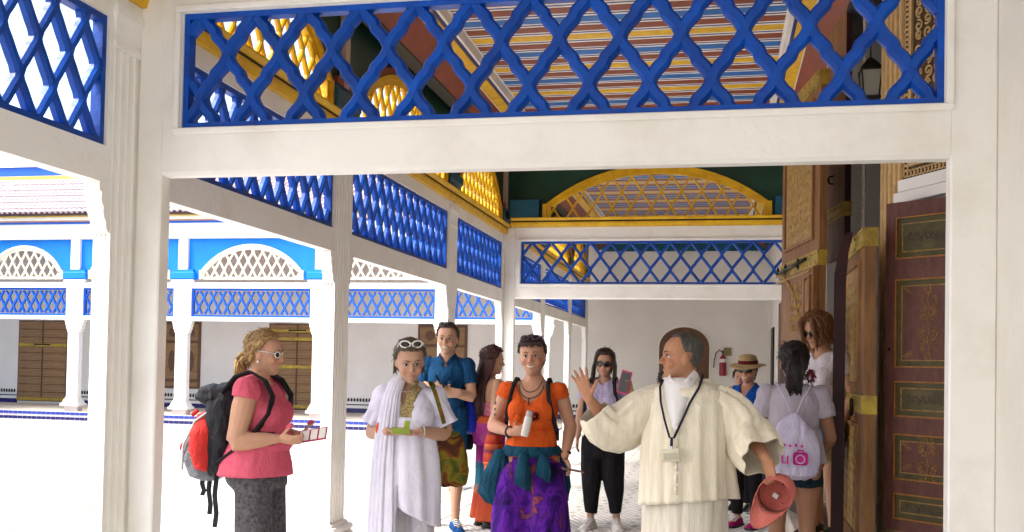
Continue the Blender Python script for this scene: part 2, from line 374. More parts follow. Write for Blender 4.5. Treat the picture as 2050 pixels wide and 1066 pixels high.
def arched(name, label, w, hs, ht, fn, m, group, pu, pv, wd, dp, band=.10, nseg=4, joined=False, spandrel=None, sp_rect=None, rim=None, wob=.8):
    t = empty(name, (0, 0, 0), label, 'arch screen', group)
    mb = MB(); Po, Pi = arch_outline(w, hs, ht, e=0), arch_outline(w-band*.9, hs-band*.2, ht-band)
    Pm = arch_outline(w-band*.45, hs-band*.1, ht-band*.5)
    arch_ring(mb, Po, Pm, -.05, .05, fn); arch_ring(mb, Pm, Pi, -.04, .025, fn)
    mb.prism([(-w+band*.9, 0), (w-band*.9, 0), (w-band*.9, band*.45), (-w+band*.9, band*.45)], -.04, .025, lambda p, q, r: fn(p, q, r))
    mb.build('arch_frame', m, t)
    Pc = arch_outline(w-band*.5, hs-band*.2, ht-band*.55)
    lattice(t, pip([(u, v-.02 if v < .01 else v) for u, v in Pc]), (-w, w, .0, ht), pu, pv, -w+.02, wd, dp, lambda u, v, d: fn(u, v, d), m, nseg=nseg, joined=joined, simple=joined, wob=wob)
    if rim: mb = MB(); arch_ring(mb, arch_outline(w+.06, hs+.03, ht+.07), arch_outline(w+.002, hs+.002, ht+.002), -.03, .03, fn); mb.build('rim', rim, t)
    if spandrel:
        x0, x1, z1 = sp_rect; mb = MB(); P = arch_outline(w+.002, hs, ht+.002)
        for i in range(len(P)-1):
            a, b = P[i], P[i+1]
            if abs(a[0]-b[0]) < 1e-6: continue
            q = [a, b, (b[0], z1), (a[0], z1)]; mb.prism(q[::-1], -.06, -.012, lambda p, q_, r: fn(p, q_, r))
        for xa, xb in ((x0, -w-.002), (w+.002, x1)): mb.prism([(xa, 0), (xb, 0), (xb, z1), (xa, z1)], -.06, -.012, lambda p, q_, r: fn(p, q_, r))
        mb.build('spandrel', spandrel, t)
    return t
for i in range(0, len(PY)-1):
    c = (PY[i]+PY[i+1])/2; half = (PY[i+1]-PY[i])/2
    arched('arched_lattice', 'yellow arched lattice over the near arcade '+BORD[i], half-.27, .24, .80, lambda u, v, d, c=c: (AX-.05+d, c-u, 3.545+v) if False else (AX-.05+d, c+u, 3.545+v), YEL, 'yellow arched lattices of the near arcade', .10, .17, .032, .035, joined=i > 3,
           spandrel=GREEN, sp_rect=(-half+.001, half-.001, 1.0), rim=BROWN)

# ------------------------------------------------------------------ roof, ceiling with painted joists, coves
roof = tag(box('gallery_roof', STONE, -3.85, 2.6, -9.0, 26, 5.02, 5.25), 'flat roof slab over the near gallery', 'roof')  # slab runs on unseen behind the camera to shade the front screen
ceil = box('ceiling', JWHITE, -2.615, .625, -9.0, 25.4, 4.84, 5.0, kind='structure')
jm = {}
for nm, m in (('a', BROWN), ('b', YEL), ('c', JBLUE)): jm[nm] = MB().box(-1.56, 1.56, -.070, .070, -.006, .018, .002).mesh('joist', m)
nav = MB().box(-1.56, 1.56, -.012, .012, -.002, .012).mesh('line_strip', JNAVY)
seq = 'abac'
yj = 5.1; k = 2
while yj < 25:
    o = link('joist', jm[seq[k % 4]], ceil); o.location = (-1.0, yj, 4.840)
    o = link('line_strip', nav, ceil); o.location = (-1.0, yj+.1275, 4.8395)
    yj += .255; k += 1
for xa, xb, s in ((-2.615, -2.585, 1), (.595, .625, -1)):
    box('white_fillet', JWHITE, xa, xb, 5.0, 25.3, 4.74, 4.838, ceil)
tag_c = empty('ceiling_border', (0, 0, 0), 'painted wooden border and sloping cove around the striped ceiling', 'ceiling border')
for sgn, e in ((-1, -2.617), (1, .627)):
    f = lambda p, q, r, sgn=sgn, e=e: (e+sgn*p, r, q)
    def strip(name, m, P): 
        MB().prism(P if sgn > 0 else P[::-1], 5.0, 25.3, lambda p, q, r: f(p, q, -r) if False else f(p, q, r)).build(name, m, tag_c)
    strip('blue_strip', JNAVY, [(0, 4.735), (.03, 4.735), (.03, 4.98), (0, 4.98)])
    strip('yellow_band', YEL, [(.032, 4.72), (.15, 4.70), (.15, 4.98), (.032, 4.98)])
    strip('white_line', JWHITE, [(.152, 4.695), (.162, 4.693), (.162, 4.98), (.152, 4.98)])
    strip('brown_cove', BROWN, [(.164, 4.69), (.36, 4.50), (.42, 4.50), (.42, 4.98), (.164, 4.98)])
    strip('dark_fillet', YELD, [(.36, 4.48), (.47, 4.44), (.47, 4.498), (.36, 4.498)])
# ------------------------------------------------------------------ cross screens (front and rear)
def cross_screen(Y, xl, xr, xpl, xpr, zb, z0, z1, pu, pv, vph, node, wd, label, nseg, xend):
    fn = lambda u, v, d: (u, Y+.05-d, v)
    t = empty('cross_screen', (0, 0, 0), label, 'screen')
    MB().box(AX+.002, xpl, Y, Y+.10, 0, 3.50, .008).build('post', WHITE, t)
    MB().box(xpr, xend, Y, Y+.10, 0, 3.50, .008).build('post', WHITE, t)
    mb = MB(); c = .018
    mb.prism([(Y+.002+c, zb), (Y+.098, zb), (Y+.098, z0), (Y+.002, z0), (Y+.002, zb+c)], xpl, xpr, lambda p, q, r: (r, p, q)); mb.build('beam', WHITE, t)
    box('top_rail', WHITE, xpl, xpr, Y+.002, Y+.098, z1, 3.50, t)
    box('stile', WHITE, xpl, xl, Y+.003, Y+.097, z0, z1, t); box('stile', WHITE, xr, xpr, Y+.003, Y+.097, z0, z1, t)
    # moulded white ledge framing the panel
    mb = MB(); e = .038
    for a, b, cc, dd in ((xl-e, xr+e, z0-e, z0-.004), (xl-e, xr+e, z1+.004, z1+e), (xl-e, xl-.004, z0-.004, z1+.004), (xr+.004, xr+e, z0-.004, z1+.004)):
        mb.box(a, b, Y-.022, Y+.001, cc, dd, .006)
    mb.build('panel_moulding', WHITE, t)
    frame_rect(xl, xr, z0, z1, .03, -.035, .032, fn, MB()).build('blue_frame', BLUE, t)
    lattice(t, rect_in(xl+.012, xr-.012, z0+.012, z1-.012), (xl, xr, vph, z1), pu, pv, node-pu, wd, .055, fn, BLUE, nseg=nseg)
    return t
cross_screen(4.86, -2.874, .996, -2.98, 1.023, 2.485, 2.74, 3.365, .1515, .235, 2.905-.235, -1.875+.1515*0, .064, 'large white cross screen with cobalt blue lattice across the picture top', 14, 1.225)
cross_screen(14.26, -2.884, 1.02, -2.97, 1.06, 2.457, 2.674, 3.295, .1435, .207, 2.674, -1.722+.1435, .040, 'white cross screen with blue lattice at the rear below the yellow arch', 6, 1.20)
for Y, lab, nsg in ((4.86, 'yellow cornice above the front cross screen', 0), (14.26, 'yellow cornice with dark line above the rear cross screen', 1)):
    c = empty('cornice', (0, 0, 0), lab, 'cornice')
    x0, x1 = AX+.1, 1.2
    MB().prism([(.10, 3.502), (-.03, 3.502), (-.05, 3.545), (-.05, 3.57), (.10, 3.57)][::-1], x0, x1, lambda p, q, r: (r, Y+p, q)).build('lower_moulding', YEL, c)
    box('dark_line', YELD, x0, x1, Y-.045, Y+.1, 3.572, 3.592, c)
    MB().prism([(.10, 3.594), (-.06, 3.594), (-.085, 3.62), (-.085, 3.632), (.10, 3.632)][::-1], x0, x1, lambda p, q, r: (r, Y+p, q)).build('upper_moulding', YEL, c)
arched('arched_lattice', 'wide yellow arched lattice above the rear cross screen', 1.626, .28, .83, lambda u, v, d: (-.951+u, 14.31-d, 3.633+v-.07 if v > .07 else 3.633), YEL, None, .1415, .225, .030, .04, band=.13, nseg=4,
       spandrel=GREEN, sp_rect=(-2.15, 2.15, 1.3), wob=.35)
box('teal_block', TEAL, -3.05, -2.62, 14.20, 14.24, 3.64, 3.90, bpy.data.objects['cornice'])
for o in [x for x in bpy.data.objects if x.name.startswith('teal_block') and x.parent and x.parent.name == 'cornice']: o.parent = c
box('teal_block', TEAL, .72, 1.15, 14.20, 14.24, 3.64, 3.90, c)
mb = MB()
box('light_gap_strip', GREEN, -3.24, -3.19, 1.0, 25.4, 4.546, 5.019, roof)  # hidden strip added to close a light gap below the roof slab

# ------------------------------------------------------------------ end wall (shared with the far gallery), right wall, portal
endw = tag(box('end_wall', FWALL, -22.5, 1.45, 25.4, 25.9, 0, 5.3), 'long white plastered wall closing the courtyard at the back', 'wall')
fr = empty('painted_frieze', (0, 0, 0), 'teal painted frieze at the top of the end wall', 'frieze')
box('teal_band', TEAL, -3.0, 1.14, 25.33, 25.399, 4.42, 4.95, fr); box('yellow_line', PALE, -3.0, 1.14, 25.32, 25.329, 4.72, 4.76, fr)
rw = tag(MB().box(1.14, 1.5, 9.8, 25.399, 0, 5.3).build('gallery_wall', WALL), 'white gallery wall behind the carved door leaves', 'wall')
box('dark_door', FWOODD, 1.10, 1.139, 18.6, 20.0, 0.02, 2.75, rw); box('dark_window', YELD, 1.105, 1.139, 22.2, 23.1, .9, 2.4, rw); box('door_frame', WHITE, 1.08, 1.139, 20.001, 20.25, 0, 2.9, rw)
tag(MB().box(1.225, 1.7, -9, 5.6, 0, 5.3, .01).build('wall_pier', WALL), 'white wall pier at the right picture edge', 'wall')  # carried on unseen behind the camera to cut light on the front screen
def obl(p0, p1, z0, z1, th, name, m, parent=None, bev=0):
    """upright slab from plan point p0 to p1, thickness th to the right of the direction"""
    a, b = Vector((*p0, 0)), Vector((*p1, 0)); d = (b-a); L = d.length; ang = math.atan2(d.y, d.x)
    mb = MB().box(0, L, -th, 0, z0, z1, bev); mb.xf(Matrix.Translation(a) @ Matrix.Rotation(ang, 4, 'Z')); return mb.build(name, m, parent)
E0, E1 = (1.93, 5.69), (1.2, 7.05)
spl = tag(obl((1.2, 7.05), (1.93, 5.69), 0, 5.3, -.3, 'splayed_wall', WALL), 'white splayed wall beside the portal behind the purple shutter', 'wall')
tag(box('recess_wall', WALL, 1.93, 2.2, 4.9, 6.2, 0, 5.3), 'white recess wall hidden behind the front screen post', 'wall')
jw = tag(box('portal_jamb', PLASTER, 1.2, 1.75, 7.05, 7.95, .28, 5.3), 'ochre carved plaster jamb on the near side of the portal', 'jamb')
tag(box('portal_jamb', WALL, .955, 1.5, 9.64, 9.799, .28, 5.3), 'thin white jamb between the carved leaf and the dark doorway', 'jamb')
for yy in (7.12, 7.32, 7.52, 7.72, 7.88): MB().box(1.165, 1.199, yy-.028, yy+.028, .28, 5.2, .01).build('moulding', PLASTER, jw)
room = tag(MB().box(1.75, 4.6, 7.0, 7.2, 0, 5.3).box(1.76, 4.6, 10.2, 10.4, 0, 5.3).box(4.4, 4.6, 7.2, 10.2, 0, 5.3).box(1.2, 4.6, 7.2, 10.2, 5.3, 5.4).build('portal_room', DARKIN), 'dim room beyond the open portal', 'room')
tag(MB().box(.56, 1.75, 7.25, 9.63, .0, .28, .012).build('portal_step', STONE), 'raised stone threshold of the portal', 'step')
tag(MB().box(1.40, 1.62, 8.1, 8.5, .28, 5.2).build('inner_pilaster', mat('grey_pilaster', (.16, .15, .13), .7)), 'grey pilaster standing in the dark doorway', 'pilaster')
# local frame of an upright slab: u along the slab, v up, d out of the face
def slabfn(p0, p1):
    a, b = Vector((*p0, 0)), Vector((*p1, 0)); d = (b-a).normalized(); nrm = Vector((d.y, -d.x, 0))
    return (lambda u, v, dd: tuple(a+d*u+nrm*dd+Vector((0, 0, v)))), (b-a).length
def fbox(mb, fn, u0, u1, v0, v1, d0, d1):
    vs = [fn(u, v, d) for d in (d0, d1) for u, v in ((u0, v0), (u1, v0), (u1, v1), (u0, v1))]
    mb.add(vs, [(3, 2, 1, 0), (4, 5, 6, 7), (0, 1, 5, 4), (1, 2, 6, 5), (2, 3, 7, 6), (3, 0, 4, 7)]); return mb
def spiral(cx, cy, r, turns, n=22, s=1, a0=0): return [(cx+r*(1-t/n*.8)*math.cos(a0+s*2*math.pi*turns*t/n), cy+r*(1-t/n*.8)*math.sin(a0+s*2*math.pi*turns*t/n)) for t in range(n+1)]
def scrolls(mb, fn, u0, u1, v0, v1, d, rad, size, rnd, n=4):
    """mirror symmetric scroll work filling a rectangle"""
    uc = (u0+u1)/2; v = v0+size
    while v < v1-size*.5:
        u = uc+size*.55
        while u < u1-size*.4:
            r = size*rnd.uniform(.36, .52); P = spiral(u+rnd.uniform(-.1, .1)*size, v+rnd.uniform(-.15, .15)*size, r, rnd.uniform(1.1, 1.6), 16, rnd.choice((-1, 1)), rnd.uniform(0, 6))
            for s in (1, -1): mb.tube([fn(uc+s*(p[0]-uc), p[1], d) for p in P], rad, n)
            u += size*1.02
        v += size*.95
# carved plaster panel above the shutter
fn, L = slabfn((1.93, 5.69), (1.2, 7.05)); fn0 = fn; fn = lambda u, v, d: fn0(L-u, v, d)   # u from the portal side towards the camera, d towards the gallery
n_ = Vector(fn(0, 0, 1))-Vector(fn(0, 0, 0)); sg = 1 if n_.x < 0 else -1
F = lambda u, v, d: fn(u, v, sg*d)
cp = empty('plaster_relief', (0, 0, 0), 'carved ochre plaster relief with scrolls above the purple shutter', 'relief')
fbox(MB(), F, .0, 1.2, 2.79, 4.9, .001, .02).build('recess', PLASTD, cp)
mb = MB(); rnd = random.Random(3)
scrolls(mb, F, .12, 1.15, 2.90, 4.7, .026, .0085, .085, rnd)
for k in range(40):
    v = 2.93+k*.045
    mb.tube([F(*p, .028) for p in spiral(.6+rnd.uniform(-.45, .45), v, .02, .9, 8)], .009, 4)
mb.build('arabesque', PLASTER, cp, smooth=True, kind='stuff')
mb = MB()
for k in range(60):
    for (u, v) in ((.04, 2.82+k*.034), (.04+k*.034, 2.815)):
        if u > 1.2 or v > 4.85: continue
        c = [F(u+.022*math.cos(a*math.pi/4), v+.022*math.sin(a*math.pi/4), .026+.004*(a % 2)) for a in range(9)]
        mb.tube(c, .006, 4, cap=False)
mb.build('chain_border', PLASTER, cp, kind='stuff')
mb = MB(); fbox(mb, F, .075, .095, 2.86, 4.85, .02, .04); fbox(mb, F, .095, 1.2, 2.86, 2.88, .02, .04); mb.build('fillet', PLASTER, cp)
mb = MB(); fbox(mb, F, -.02, 1.25, 2.70, 2.778, .001, .045); fbox(mb, F, -.03, 1.25, 2.62, 2.69, .001, .07); mb.build('ledge', WHITE, cp)
# purple painted shutter
def panelled(name, label, p0, p1, z0, z1, th, frame_m, layout, cat='door', group=None):
    """layout: list of (u0,u1,v0,v1) fractions for sunk panels; returns thing and face fn (d out of face)"""
    fn, L = slabfn(p0, p1)
    t = empty(name, (0, 0, 0), label, cat, group)
    fbox(MB(), fn, 0, L, z0, z1, -th, -.012).build('core', frame_m, t)
    return t, fn, L
t, fs, L = panelled('painted_shutter', 'purple brown panelled shutter with gold painted flowers on the right', (1.057, 6.85), (1.50, 6.473), .475, 2.592, .045, PURP, None, 'shutter')
if (Vector(fs(0, 0, 1))-Vector(fs(0, 0, 0))).y > 0: fs_ = fs; fs = lambda u, v, d: fs_(u, v, -d)
H = 2.592-.475
vs_ = [.0, .035, .195, .225, .51, .545, .68, .715, .955, 1.0]   # from the top: rail, panel, rail, panel ... as in the photo
rails = [(0, .045), (.175, .235), (.505, .545), (.655, .705), (.885, .93)]
pan = [(.045, .175, 'small'), (.235, .505, 'tall'), (.545, .655, 'small'), (.705, .885 if False else .845, 'tall'), (.885, .965, 'small')]
mb = MB()
fbox(mb, fs, 0, .062, .475, 2.592, -.012, .012); fbox(mb, fs, L-.06, L, .475, 2.592, -.012, .012)
edges = [0]+[x for p in pan for x in p[:2]]+[1]
for a, b in zip(edges[0::2], edges[1::2]): fbox(mb, fs, .062, L-.06, 2.592-b*H, 2.592-a*H, -.012, .0115)
mb.build('rail_frame', PURP, t)
rnd = random.Random(9)
for a, b, kd in pan:
    v1, v0 = 2.592-a*H, 2.592-b*H; u0, u1 = .062, L-.06
    mb = MB(); frame_rect(u0+.001, u1-.001, v0+.001, v1-.001, .010, -.010, .008, fs, mb); o = mb.build('orange_bead', ORNG, t)
    p = fbox(MB(), fs, u0, u1, v0, v1, -.011, -.008).build('olive_panel', OLIVE, t)
    fbox(MB(), fs, u0+.05, u1-.05, v0+.05, v1-.05, -.008, -.002).build('raised_field', PURP if kd == 'tall' else OLIVE, t)
    mb = MB(); frame_rect(u0+.044, u1-.044, v0+.044, v1-.044, .007, -.006, .001, fs, mb)
    uc, vc = (u0+u1)/2, (v0+v1)/2
    if kd == 'tall':
        for s in (1, -1):
            for q in range(7):
                vv = vc+s*(.03+q*.022); P = spiral(0, 0, .026-.002*q, 1.1, 12, s, q)
                for m_ in (1, -1): mb.tube([fs(uc+m_*(.028+.006*((q*3) % 4)+x), vv+y, -.0005) for x, y in P], .0026, 4)
            mb.tube([fs(uc+.016*math.cos(k*.7854)*1.0, vc+s*.215+.028*math.sin(k*.7854), -.0005) for k in range(9)], .004, 4)
            for m_ in (1, -1):
                for q in range(3): mb.tube([fs(uc+m_*((u1-u0)/2-.075-q*.018+x), vc+s*((v1-v0)/2-.07-q*.012)+y, -.0005) for x, y in spiral(0, 0, .014, 1.0, 10)], .0032, 4)
        mb.tube([fs(uc+.006*math.sin(k), vc-.2+k*.02, -.0005) for k in range(21)], .0028, 4)
    mb.build('gold_ornament', GOLDP, t)
    if kd != 'tall':
        mb = MB()
        for q in range(14): mb.tube([fs(u0+.075+q*(u1-u0-.15)/13+x, vc+y+.012*((q % 2)*2-1), -.001) for x, y in spiral(0, 0, .018, 1.2, 8, 1, q)], .004, 4)
        mb.build('grey_scroll', mat('grey_scroll_paint', (.15, .10, .085), .5), t)
mb = MB(); mb.ell(fs(.03, 1.64, .014), (.011, .011, .011)); mb.build('knob', IRON, t)
# carved door leaves
def carved_leaf(label, p0, p1, z0, z1, th, straps, pans, sub, arch_cut=False):
    fn, L = slabfn(p0, p1)
    d_ = Vector(fn(0, 0, 1))-Vector(fn(0, 0, 0))
    f2 = fn if d_.x < 0 else (lambda u, v, d: fn(u, v, -d))
    t = empty('carved_door_leaf', (0, 0, 0), label, 'door leaf')
    fbox(MB(), f2, 0, L, z0, z1, -th, 0).build('leaf', WOOD, t)
    for (u0, u1, v0, v1) in pans:
        a, b = u0*L, u1*L
        fbox(MB(), f2, a, b, v0, v1, .0005, .006).build('carved_field', GOLDW, t)
        mb = MB(); frame_rect(a-.03, b+.03, v0-.03, v1+.03, .028, .0, .02, f2, mb); mb.build('panel_bead', WOOD, t)
        mb = MB(); rn = random.Random(int(v0*100)); scrolls(mb, f2, a+.02, b-.02, v0+.03, v1-.03, .005, .0035, .075, rn, 3); mb.build('carving', GOLDW, t, kind='stuff')
    for v in straps:
        mb = MB(); fbox(mb, f2, -.004, L+.004, v-.055, v+.055, -th-.006, .012)
        o = mb.build('brass_strap', BRASS, t)
        mb = MB()
        for k in range(10): mb.ell(f2(L*(k+.5)/10, v+.035, .012), (.009, .009, .009), None, 6, 4); mb.ell(f2(L*(k+.5)/10, v-.035, .012), (.009, .009, .009), None, 6, 4)
        mb.build('strap_studs', BRASS, o, kind='stuff')
        mb = MB(); fbox(mb, f2, -.005, L+.005, v-.06, v-.045, -th-.009, .016); fbox(mb, f2, -.005, L+.005, v+.045, v+.06, -th-.009, .016); mb.build('strap_rib', BRASS, o)
    return t, f2, L
# p0 near edge, p1 far edge
tA, fAa, LA = carved_leaf('tall carved wooden door leaf with brass bolt strap behind the curly haired woman', (.737, 8.0), (.533, 9.3), .30, 3.84, .055, [2.37, 3.78], [(.14, .86, 2.56, 3.62)], None)
mb = MB()      # ogee spandrel below the strap: the arched wicket opening
P = [(0, 2.30), (LA, 2.30)]+[(LA*(1-.75*math.sin(k*math.pi/20)), 2.30-.78*(1-math.cos(k*math.pi/20))) for k in range(11)]+[(LA*.22, 1.1), (LA*.22, .3), (0, .3)]
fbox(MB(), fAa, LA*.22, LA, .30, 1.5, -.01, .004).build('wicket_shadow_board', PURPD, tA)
MB().prism(P, .004, .045, lambda p, q, r: fAa(p, q, r)).build('wicket_arch', WOOD, tA)
fbox(MB(), fAa, LA*.05, LA*.16, 1.55, 2.2, .046, .058).build('arch_pilaster', WOOD, tA)
mb = MB(); frame_rect(LA*.035, LA*.175, 1.5, 2.24, .02, .046, .066, fAa, mb); mb.build('pilaster_bead', WOOD, tA)
mb = MB(); mb.tube([fAa(LA*(1-.75*math.sin(k*math.pi/20))-.03, 2.30-.78*(1-math.cos(k*math.pi/20))+.03, .05) for k in range(11)], .014, 6); mb.tube([fAa(LA*.05, 2.27, .05), fAa(LA*.98, 2.27, .05)], .012, 6); mb.build('arch_bead', GOLDW, tA)
rn = random.Random(12); mb = MB(); scrolls(mb, fAa, LA*.22, LA*.62, 1.75, 2.25, .047, .006, .09, rn, 4); mb.build('spandrel_carving', GOLDW, tA, kind='stuff')
mb = MB(); scrolls(mb, fAa, LA*.02, LA*.20, .4, 1.45, .047, .006, .08, rn, 4); mb.build('stile_carving', GOLDW, tA, kind='stuff')
mb = MB(); mb.tube([fAa(LA*.25, 2.39, .03), fAa(LA*.95, 2.36, .035)], .014, 8); 
for u in (.4, .75, .98): mb.tube([fAa(LA*u+.03*math.cos(a*.7854), 2.37+.04*math.sin(a*.7854), .04) for a in range(9)], .008, 6)
mb.build('bolt', IRON, tA, smooth=True)
tag(MB().box(.90, .93, 8.62, 9.3, .30, 4.4).build('dark_leaf_back', PURPD), 'thin purple black board beside the doorway', 'board') if False else None
tB2, fB2, LB2 = carved_leaf('narrow dark upper door leaf with single brass band in the doorway', (.99, 8.6), (.905, 9.25), 2.45, 4.5, .05, [2.84], [], None)
mb = MB(); fbox(mb, fB2, -.003, .0, 2.45, 4.5, -.05, .0); mb.build('edge_board', PURPD, tB2)
tag(MB().tube([(1.10, 8.3, 2.45), (1.10, 8.3, 4.6)], .016, 6).build('hanging_cord', mat('frayed_white_cord', (.7, .62, .52), .9, .3, 60, .8, 120)), 'frayed pale cord hanging in the dark doorway', 'cord')
mb = MB(); mb.tube([(.93+.035*math.cos(a*.5236), 9.0, 3.15+.035*math.sin(a*.5236)) for a in range(13)], .009, 6, cap=False); mb.tube([(.93-.02, 9.0, 3.15), (.87, 9.05, 3.15)], .008, 6)
tag(mb.build('iron_ring', IRON, smooth=True), 'small iron ring handle beside the tall carved leaf', 'ring')
tB, fBb, LB = carved_leaf('carved wicket door leaf with brass straps and ring standing ajar', (.90, 6.7), (.915, 8.0), .30, 2.40, .075, [2.36, 1.28], [(.16, .84, 1.42, 2.2), (.16, .84, .42, 1.12)], None)
mb = MB(); mb.tube([fBb(LB*.3+.03*math.cos(a*.5236), 1.25+.055*math.sin(a*.5236), .03) for a in range(13)], .010, 6, cap=False); mb.build('ring_handle', IRON, tB, smooth=True)
mb = MB(); P = [(.0, .30), (.085, .30), (.085, 2.1), (.10, 2.3), (.13, 2.44), (.09, 2.44), (.04, 2.35), (.008, 2.15)]
MB().prism(P, 7.08, 7.15, lambda p, q, r: (.745+p+(r-7.08)*.10, r, q)).build('narrow_leaf', PURPD)
tag(bpy.data.objects['narrow_leaf'], 'narrow dark purple door leaf seen edge on, hiding the curly haired woman', 'door leaf')
# wall lantern
t = empty('lantern', (1.10, 8.0, 3.6), 'small metal lantern with pale glass high in the doorway', 'lantern')
mb = MB(); mb.ring_loft([[(s*math.cos(a), s*math.sin(a), z) for a in (math.pi/4+k*math.pi/2 for k in range(4))] for s, z in ((.06, 0), (.075, .01), (.10, .20))]); mb.build('glass', GLASS, t)
mb = MB()
for k in range(4):
    a = math.pi/4+k*math.pi/2; mb.tube([(.078*math.cos(a), .078*math.sin(a), 0), (.105*math.cos(a), .105*math.sin(a), .20)], .007, 5)
mb.ring_loft([[(s*math.cos(a), s*math.sin(a), z) for a in (math.pi/4+k*math.pi/2 for k in range(4))] for s, z in ((.115, .20), (.115, .215), (.05, .28), (.012, .31))]); mb.tube([(0, 0, .3), (0, 0, 1.0)], .006, 5); mb.box(-.07, .07, -.07, .07, -.02, -.001)
mb.build('metal_cage', IRON, t)

# things on the end wall below the rear screen
t = empty('arched_door', (-.896, 25.4, 0), 'dark wooden arched door in the end wall behind the guide', 'door')
def archpoly(w, hs, ht, n=16):
    r = ht-hs; return [(-w, 0), (w, 0)]+[(w*math.cos(math.pi*k/n), hs+r*math.sin(math.pi*k/n)) for k in range(n+1)][0:]
MB().prism(archpoly(.66, 2.02, 2.56), .0, .035, lambda p, q, r: (p, -r, q)).build('surround', WHITE, t)
MB().prism(archpoly(.62, 2.0, 2.50), .036, .05, lambda p, q, r: (p, -r, q)).build('door_frame', FWOODD, t)
for k, s in enumerate((-1, 1)):
    mb = MB(); mb.box(*(sorted((s*.04, s*.52))), -.065, -.051, .1, 1.0, .005); mb.box(*(sorted((s*.04, s*.52))), -.065, -.051, 1.1, 1.95, .005); mb.build('panel', FWOODD, t)
mb = MB()
for r in (.12, .22, .32, .42): mb.tube([(r*1.1*math.cos(math.pi*k/12), -.055, 2.0+r*math.sin(math.pi*k/12)) for k in range(13)], .014, 5)
mb.build('fanlight_ribs', FWOODD, t)
t = empty('fire_extinguisher', (.06, 25.36, 1.30), 'red fire extinguisher with black hose hanging on the end wall', 'fire extinguisher')
RED = mat('extinguisher_red', (.30, .012, .03), .35, .1, 8, 0, 50, .5)
mb = MB(); mb.ring_loft([[(r*math.cos(a*math.pi/8), r*math.sin(a*math.pi/8), z) for a in range(16)] for r, z in ((.06, 0), (.085, .02), (.085, .40), (.07, .46), (.035, .50), (.03, .53))]); mb.build('body', RED, t, smooth=True, angle=40)
mb = MB(); mb.ring_loft([[(.087*math.cos(a*math.pi/8), .087*math.sin(a*math.pi/8), z) for a in range(16)] for z in (.33, .42)]); mb.build('label_band', JWHITE, t)
mb = MB(); mb.tube([(0, 0, .52), (0, 0, .60)], .022, 8); mb.tube([(-.04, 0, .60), (.16, -.02, .66)], .018, 6); mb.tube([(-.02, 0, .56), (.15, -.01, .60)], .012, 6); mb.box(.02, .2, -.02, .03, .5, .7); mb.build('valve', mat('valve_metal', (.25, .20, .10), .5, .1, 9, 0, 50, .5, .5), t)
mb = MB(); mb.tube([(0, -.02, .58), (-.08, -.05, .64), (-.17, -.05, .56), (-.21, -.04, .38), (-.22, -.03, .2)], .014, 6); mb.build('hose', IRON, t, smooth=True)

# ------------------------------------------------------------------ far arcade across the courtyard
FY = 22.2
fx = [-18.9, -15.93, -12.95, -9.36, -6.27, -3.95]
ffl = box('far_gallery_floor', STONE, -22.5, -3.47, 21.95, 25.4, -.5, .10, kind='structure')
stp = tag(box('courtyard_step', TILEP, -22.5, -3.47, 21.78, 21.949, -.5, .10), 'low step with two rows of blue tiles at the far gallery', 'step')
tmt = MB().box(-.062, .062, -.01, .0, -.034, .034, .003).mesh('tile', TILEB); tmb = MB().box(-.062, .062, -.01, 0, -.036, .036, .003).mesh('tile', TILEN)
for k in range(118):
    x = -19.2+k*.134
    o = link('tile', tmt, stp); o.location = (x, 21.78, .062)
    o = link('tile', tmb, stp); o.location = (x, 21.78, -.06)
FORD = ['at the very left edge', 'left of the front column, beside the double door', 'in front of the panelled window shutters', 'behind the pink shirted woman and partly hidden', 'behind the man in the blue polo shirt', 'last one, next to the near arcade']
for i, x in enumerate(fx):
    t = empty('far_column', (x, FY+.08, .1), 'white column of the far arcade '+FORD[i], 'column', 'columns of the far arcade')
    MB().prism(fluted_section(-.155, .155, -.08, .08, 5, 2, .02), .32, 2.30, lambda p, q, a: (p, q, a)).build('shaft', WHITE, t)
    mb = MB(); moulded(mb, -.155, .155, -.08, .08, [(.10, .13), (.10, .19), (.07, .2), (.05, .26), (.015, .33), (.003, .36)]); mb.build('base', WHITE, t)
    mb = MB(); moulded(mb, -.19, .19, -.10, .10, [(.0, -.099), (.0, .129)]); mb.build('plinth', TILEP, t)
    for s in (-1, 1): box('plinth_tile', TILEN, s*.12-.075, s*.12+.075, -.112, -.1005, -.06, .0, t)
    for s in (-1, 1):
        MB().prism([(s*(.155+a*1.1), 2.30+b*1.2) for a, b in CORB][::-s], -.07, .07, lambda p, q, a: (p, a, q)).build('corbel', WHITE, t)
    box('impost', WHITE, -.235, .235, -.075, .079, 2.301, 3.24, t)
    MB().box(-.33, .33, -.13, .075, 3.32, 3.50, .02).box(-.28, .28, -.10, .075, 3.50, 3.56).build('blue_block', FBLUE, t)
    box('pilaster', WHITE, -.125, .125, -.10, .079, 3.561, 4.32, t)
    mb = MB(); mb.box(-.3, .3, -.11, .07, 3.24, 3.31); mb.build('ledge_block', WHITE, t)
FB = ['above the double door at the left edge', 'mostly hidden behind the front column', 'behind the pink shirted woman', 'between two near columns above the white clad woman', 'next to the rear end of the near arcade']
def fF(u, v, d): return (u, FY+.08-d, v)
